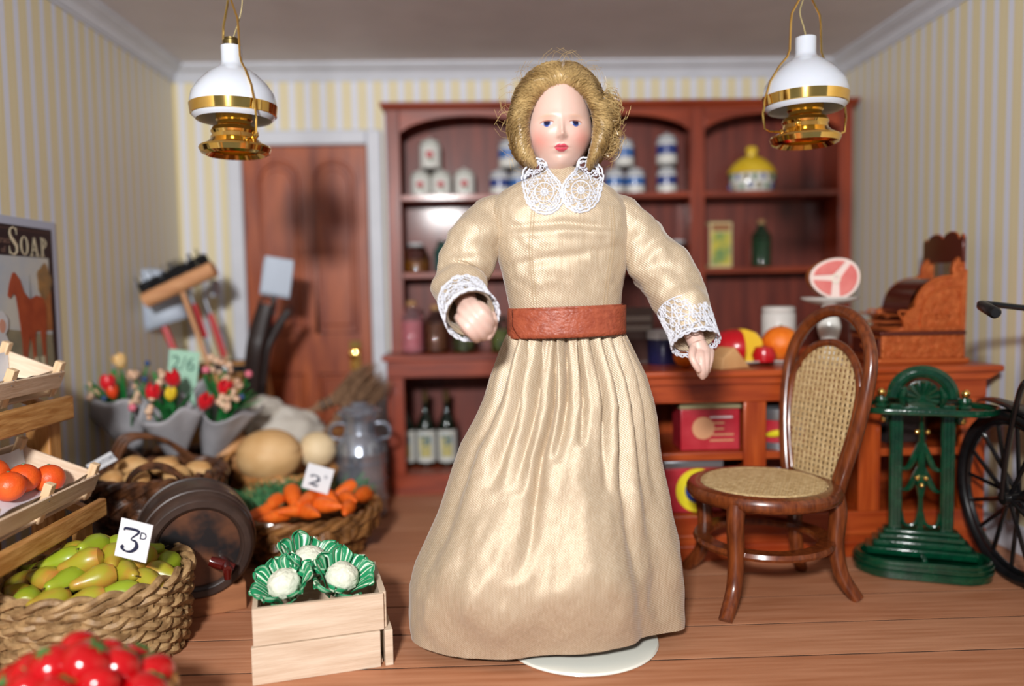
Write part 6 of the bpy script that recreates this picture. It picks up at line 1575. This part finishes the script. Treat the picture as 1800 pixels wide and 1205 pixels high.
for s_ in (-1, 1):
    ex, ez = s_ * .0455, .007
    al = lambda w_, ht, hb_, n=28, dx=0, dz=0: [(ex + dx + w_ * math.cos(a), ez + dz + (ht if math.sin(a) > 0 else hb_) * math.sin(a) * abs(math.sin(a)) ** .15) for a in np.linspace(0, 2 * PI, n, endpoint=False)]
    decal('eye_white', al(.0185, .0070, .0070), eye_w, .0006)
    decal('eye_iris', [(ex + .0108 * math.cos(a), min(ez - .001 + .0108 * math.sin(a), ez + .007)) for a in np.linspace(0, 2 * PI, 28, endpoint=False)], eye_b, .0011)
    decal('eye_pupil', [(ex + .0104 * math.cos(a), min(ez + .0022 + .0098 * math.sin(a), ez + .0072)) for a in np.linspace(0, 2 * PI, 28, endpoint=False)], eye_n, .0018)
    P = [fpx(ex + .0215 * math.cos(a) , ez + .0083 * math.sin(a) ** .8 + .0005)[0] + Vector((0, -.0008, 0)) for a in np.linspace(.05, PI - .05, 16)]
    dbuild(MB().tube(P, [.0006 + .0012 * math.sin(PI * i / 15) for i in range(16)], 5), 'eyelid_line', lid_m)
up_ = [(-.0235, -.0665), (-.016, -.0605), (-.007, -.0565), (0, -.0590), (.007, -.0565), (.016, -.0605), (.0235, -.0665), (.012, -.0672), (0, -.0680), (-.012, -.0672)]
lo_ = [(-.0225, -.0672), (-.012, -.0677), (0, -.0688), (.012, -.0677), (.0225, -.0672), (.016, -.0745), (.008, -.0790), (0, -.0800), (-.008, -.0790), (-.016, -.0745)]
def dens(poly, k=4):
    out = []
    for i in range(len(poly)):
        a, b = poly[i], poly[(i + 1) % len(poly)]
        for q in range(k): out.append((a[0] + (b[0] - a[0]) * q / k, a[1] + (b[1] - a[1]) * q / k))
    return out
decal('upper_lip', dens(up_), lip_m, .0009); decal('lower_lip', dens(lo_), lip_m, .0009)

# --- hair
hair_m = M('golden_mohair', (104, 78, 44), .45, col2=(160, 130, 84), scale=30, stretch=(1, 1, 1), bump=.5, bscale=70, sheen=.4, lo=.3, hi=.72)
hair_s = M('golden_strand', (142, 112, 66), .34, col2=(196, 166, 112), scale=12, spec=.7)
# silhouette in photo pixels around the head, angle measured from the face centre
HP = [(1040, 307), (1051, 293), (1064, 274), (1080, 252), (1090, 226), (1092, 202), (1084, 180), (1066, 172), (1056, 150), (1040, 126), (1014, 109), (988, 104), (958, 109), (928, 126), (908, 152), (897, 185), (890, 215), (892, 246), (900, 270), (914, 289), (936, 304)]
fcx, fcy = 987, 215
def ang(p): return math.atan2(-(p[1] - fcy), p[0] - fcx)
out_a = [ang(p) for p in HP]; out_r = [math.hypot(p[0] - fcx, p[1] - fcy) * .965 for p in HP]
out_a = [a if a > -PI / 2 else a + 2 * PI for a in out_a]
HI = [(1028, 286), (1035, 262), (1040, 235), (1040, 208), (1033, 187), (1018, 166), (998, 156), (978, 157), (955, 168), (940, 188), (932, 210), (933, 240), (938, 264), (947, 285)]
in_a = [ang(p) for p in HI]; in_a = [a if a > -PI / 2 else a + 2 * PI for a in in_a]; in_r = [math.hypot(p[0] - fcx, p[1] - fcy) for p in HI]
A0, A1 = min(out_a[0], in_a[0]), max(out_a[-1], in_a[-1])
def interp(a, A, R_): return float(np.interp(a, A, R_))
def hair_pt(a, t, lift=0.0):
    """a angle round the face, t 0 at hairline .. 1 at silhouette .. 2 back centre"""
    ri, ro = interp(a, in_a, in_r), interp(a, out_a, out_r)
    n_ = mn.noise(Vector((math.cos(a) * 2.2, math.sin(a) * 2.2, t * 1.5))) 
    endk = max(0, 1 - min(a - A0, A1 - a) / .32) ** 1.5
    if t <= 1:
        s_ = math.sin(PI / 2 * t); r = ri + (ro - ri) * s_ ; yo = YD - .075 - .055 * math.sin(PI * min(1, t * 1.15)) ** .8 + .10 * t ** 1.6
        yo -= .012 * n_ * math.sin(PI * t) + lift
        r += lift * 330 * t; yo += .055 * endk
    else:
        s_ = (t - 1); r = ro * (1 + lift * 3) * math.cos(PI / 2 * s_) ** .7; yo = YD + .025 + .13 * math.sin(PI / 2 * s_) + lift
    return at(fcx + r * math.cos(a), fcy - r * math.sin(a), 1.0 * yo) if t <= 1 else at(fcx + r * math.cos(a), fcy - r * math.sin(a), yo)
rows = []
for i in range(150):
    a = A0 + (A1 - A0) * i / 149; row = []
    for t in list(np.linspace(-.04, 1, 40)) + list(np.linspace(1.05, 2, 16)):
        e = .004 * math.sin(a * 44 + 5 * t + 2 * mn.noise(Vector((a * 2, t * 2, 0)))) + .004 * mn.noise(Vector((a * 9, t * 2, 4)))
        row.append(hair_pt(a, max(t, 0), e * min(1, max(0, t) * 5)) + Vector())
    rows.append(row)
dbuild(MB().grid(rows), 'hair', hair_m, ang=80)
m = MB(); random.seed(15)
for k in range(7500):
    a = random.uniform(A0 + .02, A1 - .02); t0 = random.random() ** 1.2 * .75; ln = random.uniform(.2, .6); bend = random.uniform(-.16, .16)
    side = 1 if a > PI / 2 else -1; drift = side * .22 * random.uniform(.2, 1.4)
    lf = random.uniform(.0004, .0045) + (random.random() < .22) * random.uniform(.002, .009); P = []
    for q in range(9):
        u = q / 8; aa = min(max(a + drift * u * u + bend * u * (1 - u) * 2, A0), A1)
        P.append(hair_pt(aa, min(t0 + ln * u, 1.3), lf + .0015 * math.sin(u * 6 + k)))
    m.tube(P, [.0003 + .0007 * math.sin(PI * (i + .3) / 9.3) for i in range(9)], 3, cap=False)
# side curls: fluffy coil on the right
for k in range(900):
    a = random.uniform(-.35, .55); c0 = at(1070 + random.uniform(-14, 8), 215 + random.uniform(-42, 50), YD - .02 + random.uniform(-.05, .04)); r_ = random.uniform(.012, .034); ph = random.random() * 6; P = []
    ax1 = Vector((random.uniform(-1, 1), random.uniform(-1, 1), random.uniform(-1, 1))).normalized(); u1 = ax1.orthogonal().normalized(); v1 = ax1.cross(u1)
    for q in range(9): an = ph + q * .42; P.append(c0 + (u1 * math.cos(an) + v1 * math.sin(an)) * r_ + ax1 * .003 * q)
    m.tube(P, .0008, 3, cap=False)
# fly-away wisps
for k in range(110):
    a = random.uniform(A0, A1); p = hair_pt(a, random.uniform(.8, 1.0)); c = at(fcx, fcy, YD); d = (p - c).normalized(); tg = Vector((-d.z, 0, d.x)) * random.choice((-1, 1)); L_ = random.uniform(.02, .065)
    m.tube([p, p + d * L_ * .5 + tg * L_ * .3, p + d * L_ * .7 + tg * L_ * .9], .0005, 3, cap=False)
dbuild(m, 'hair_strands', hair_s, stuff=True)
print('objects', len(bpy.data.objects), 'tris~', sum(len(o.data.polygons) * 2 for o in bpy.data.objects if o.type == 'MESH'))
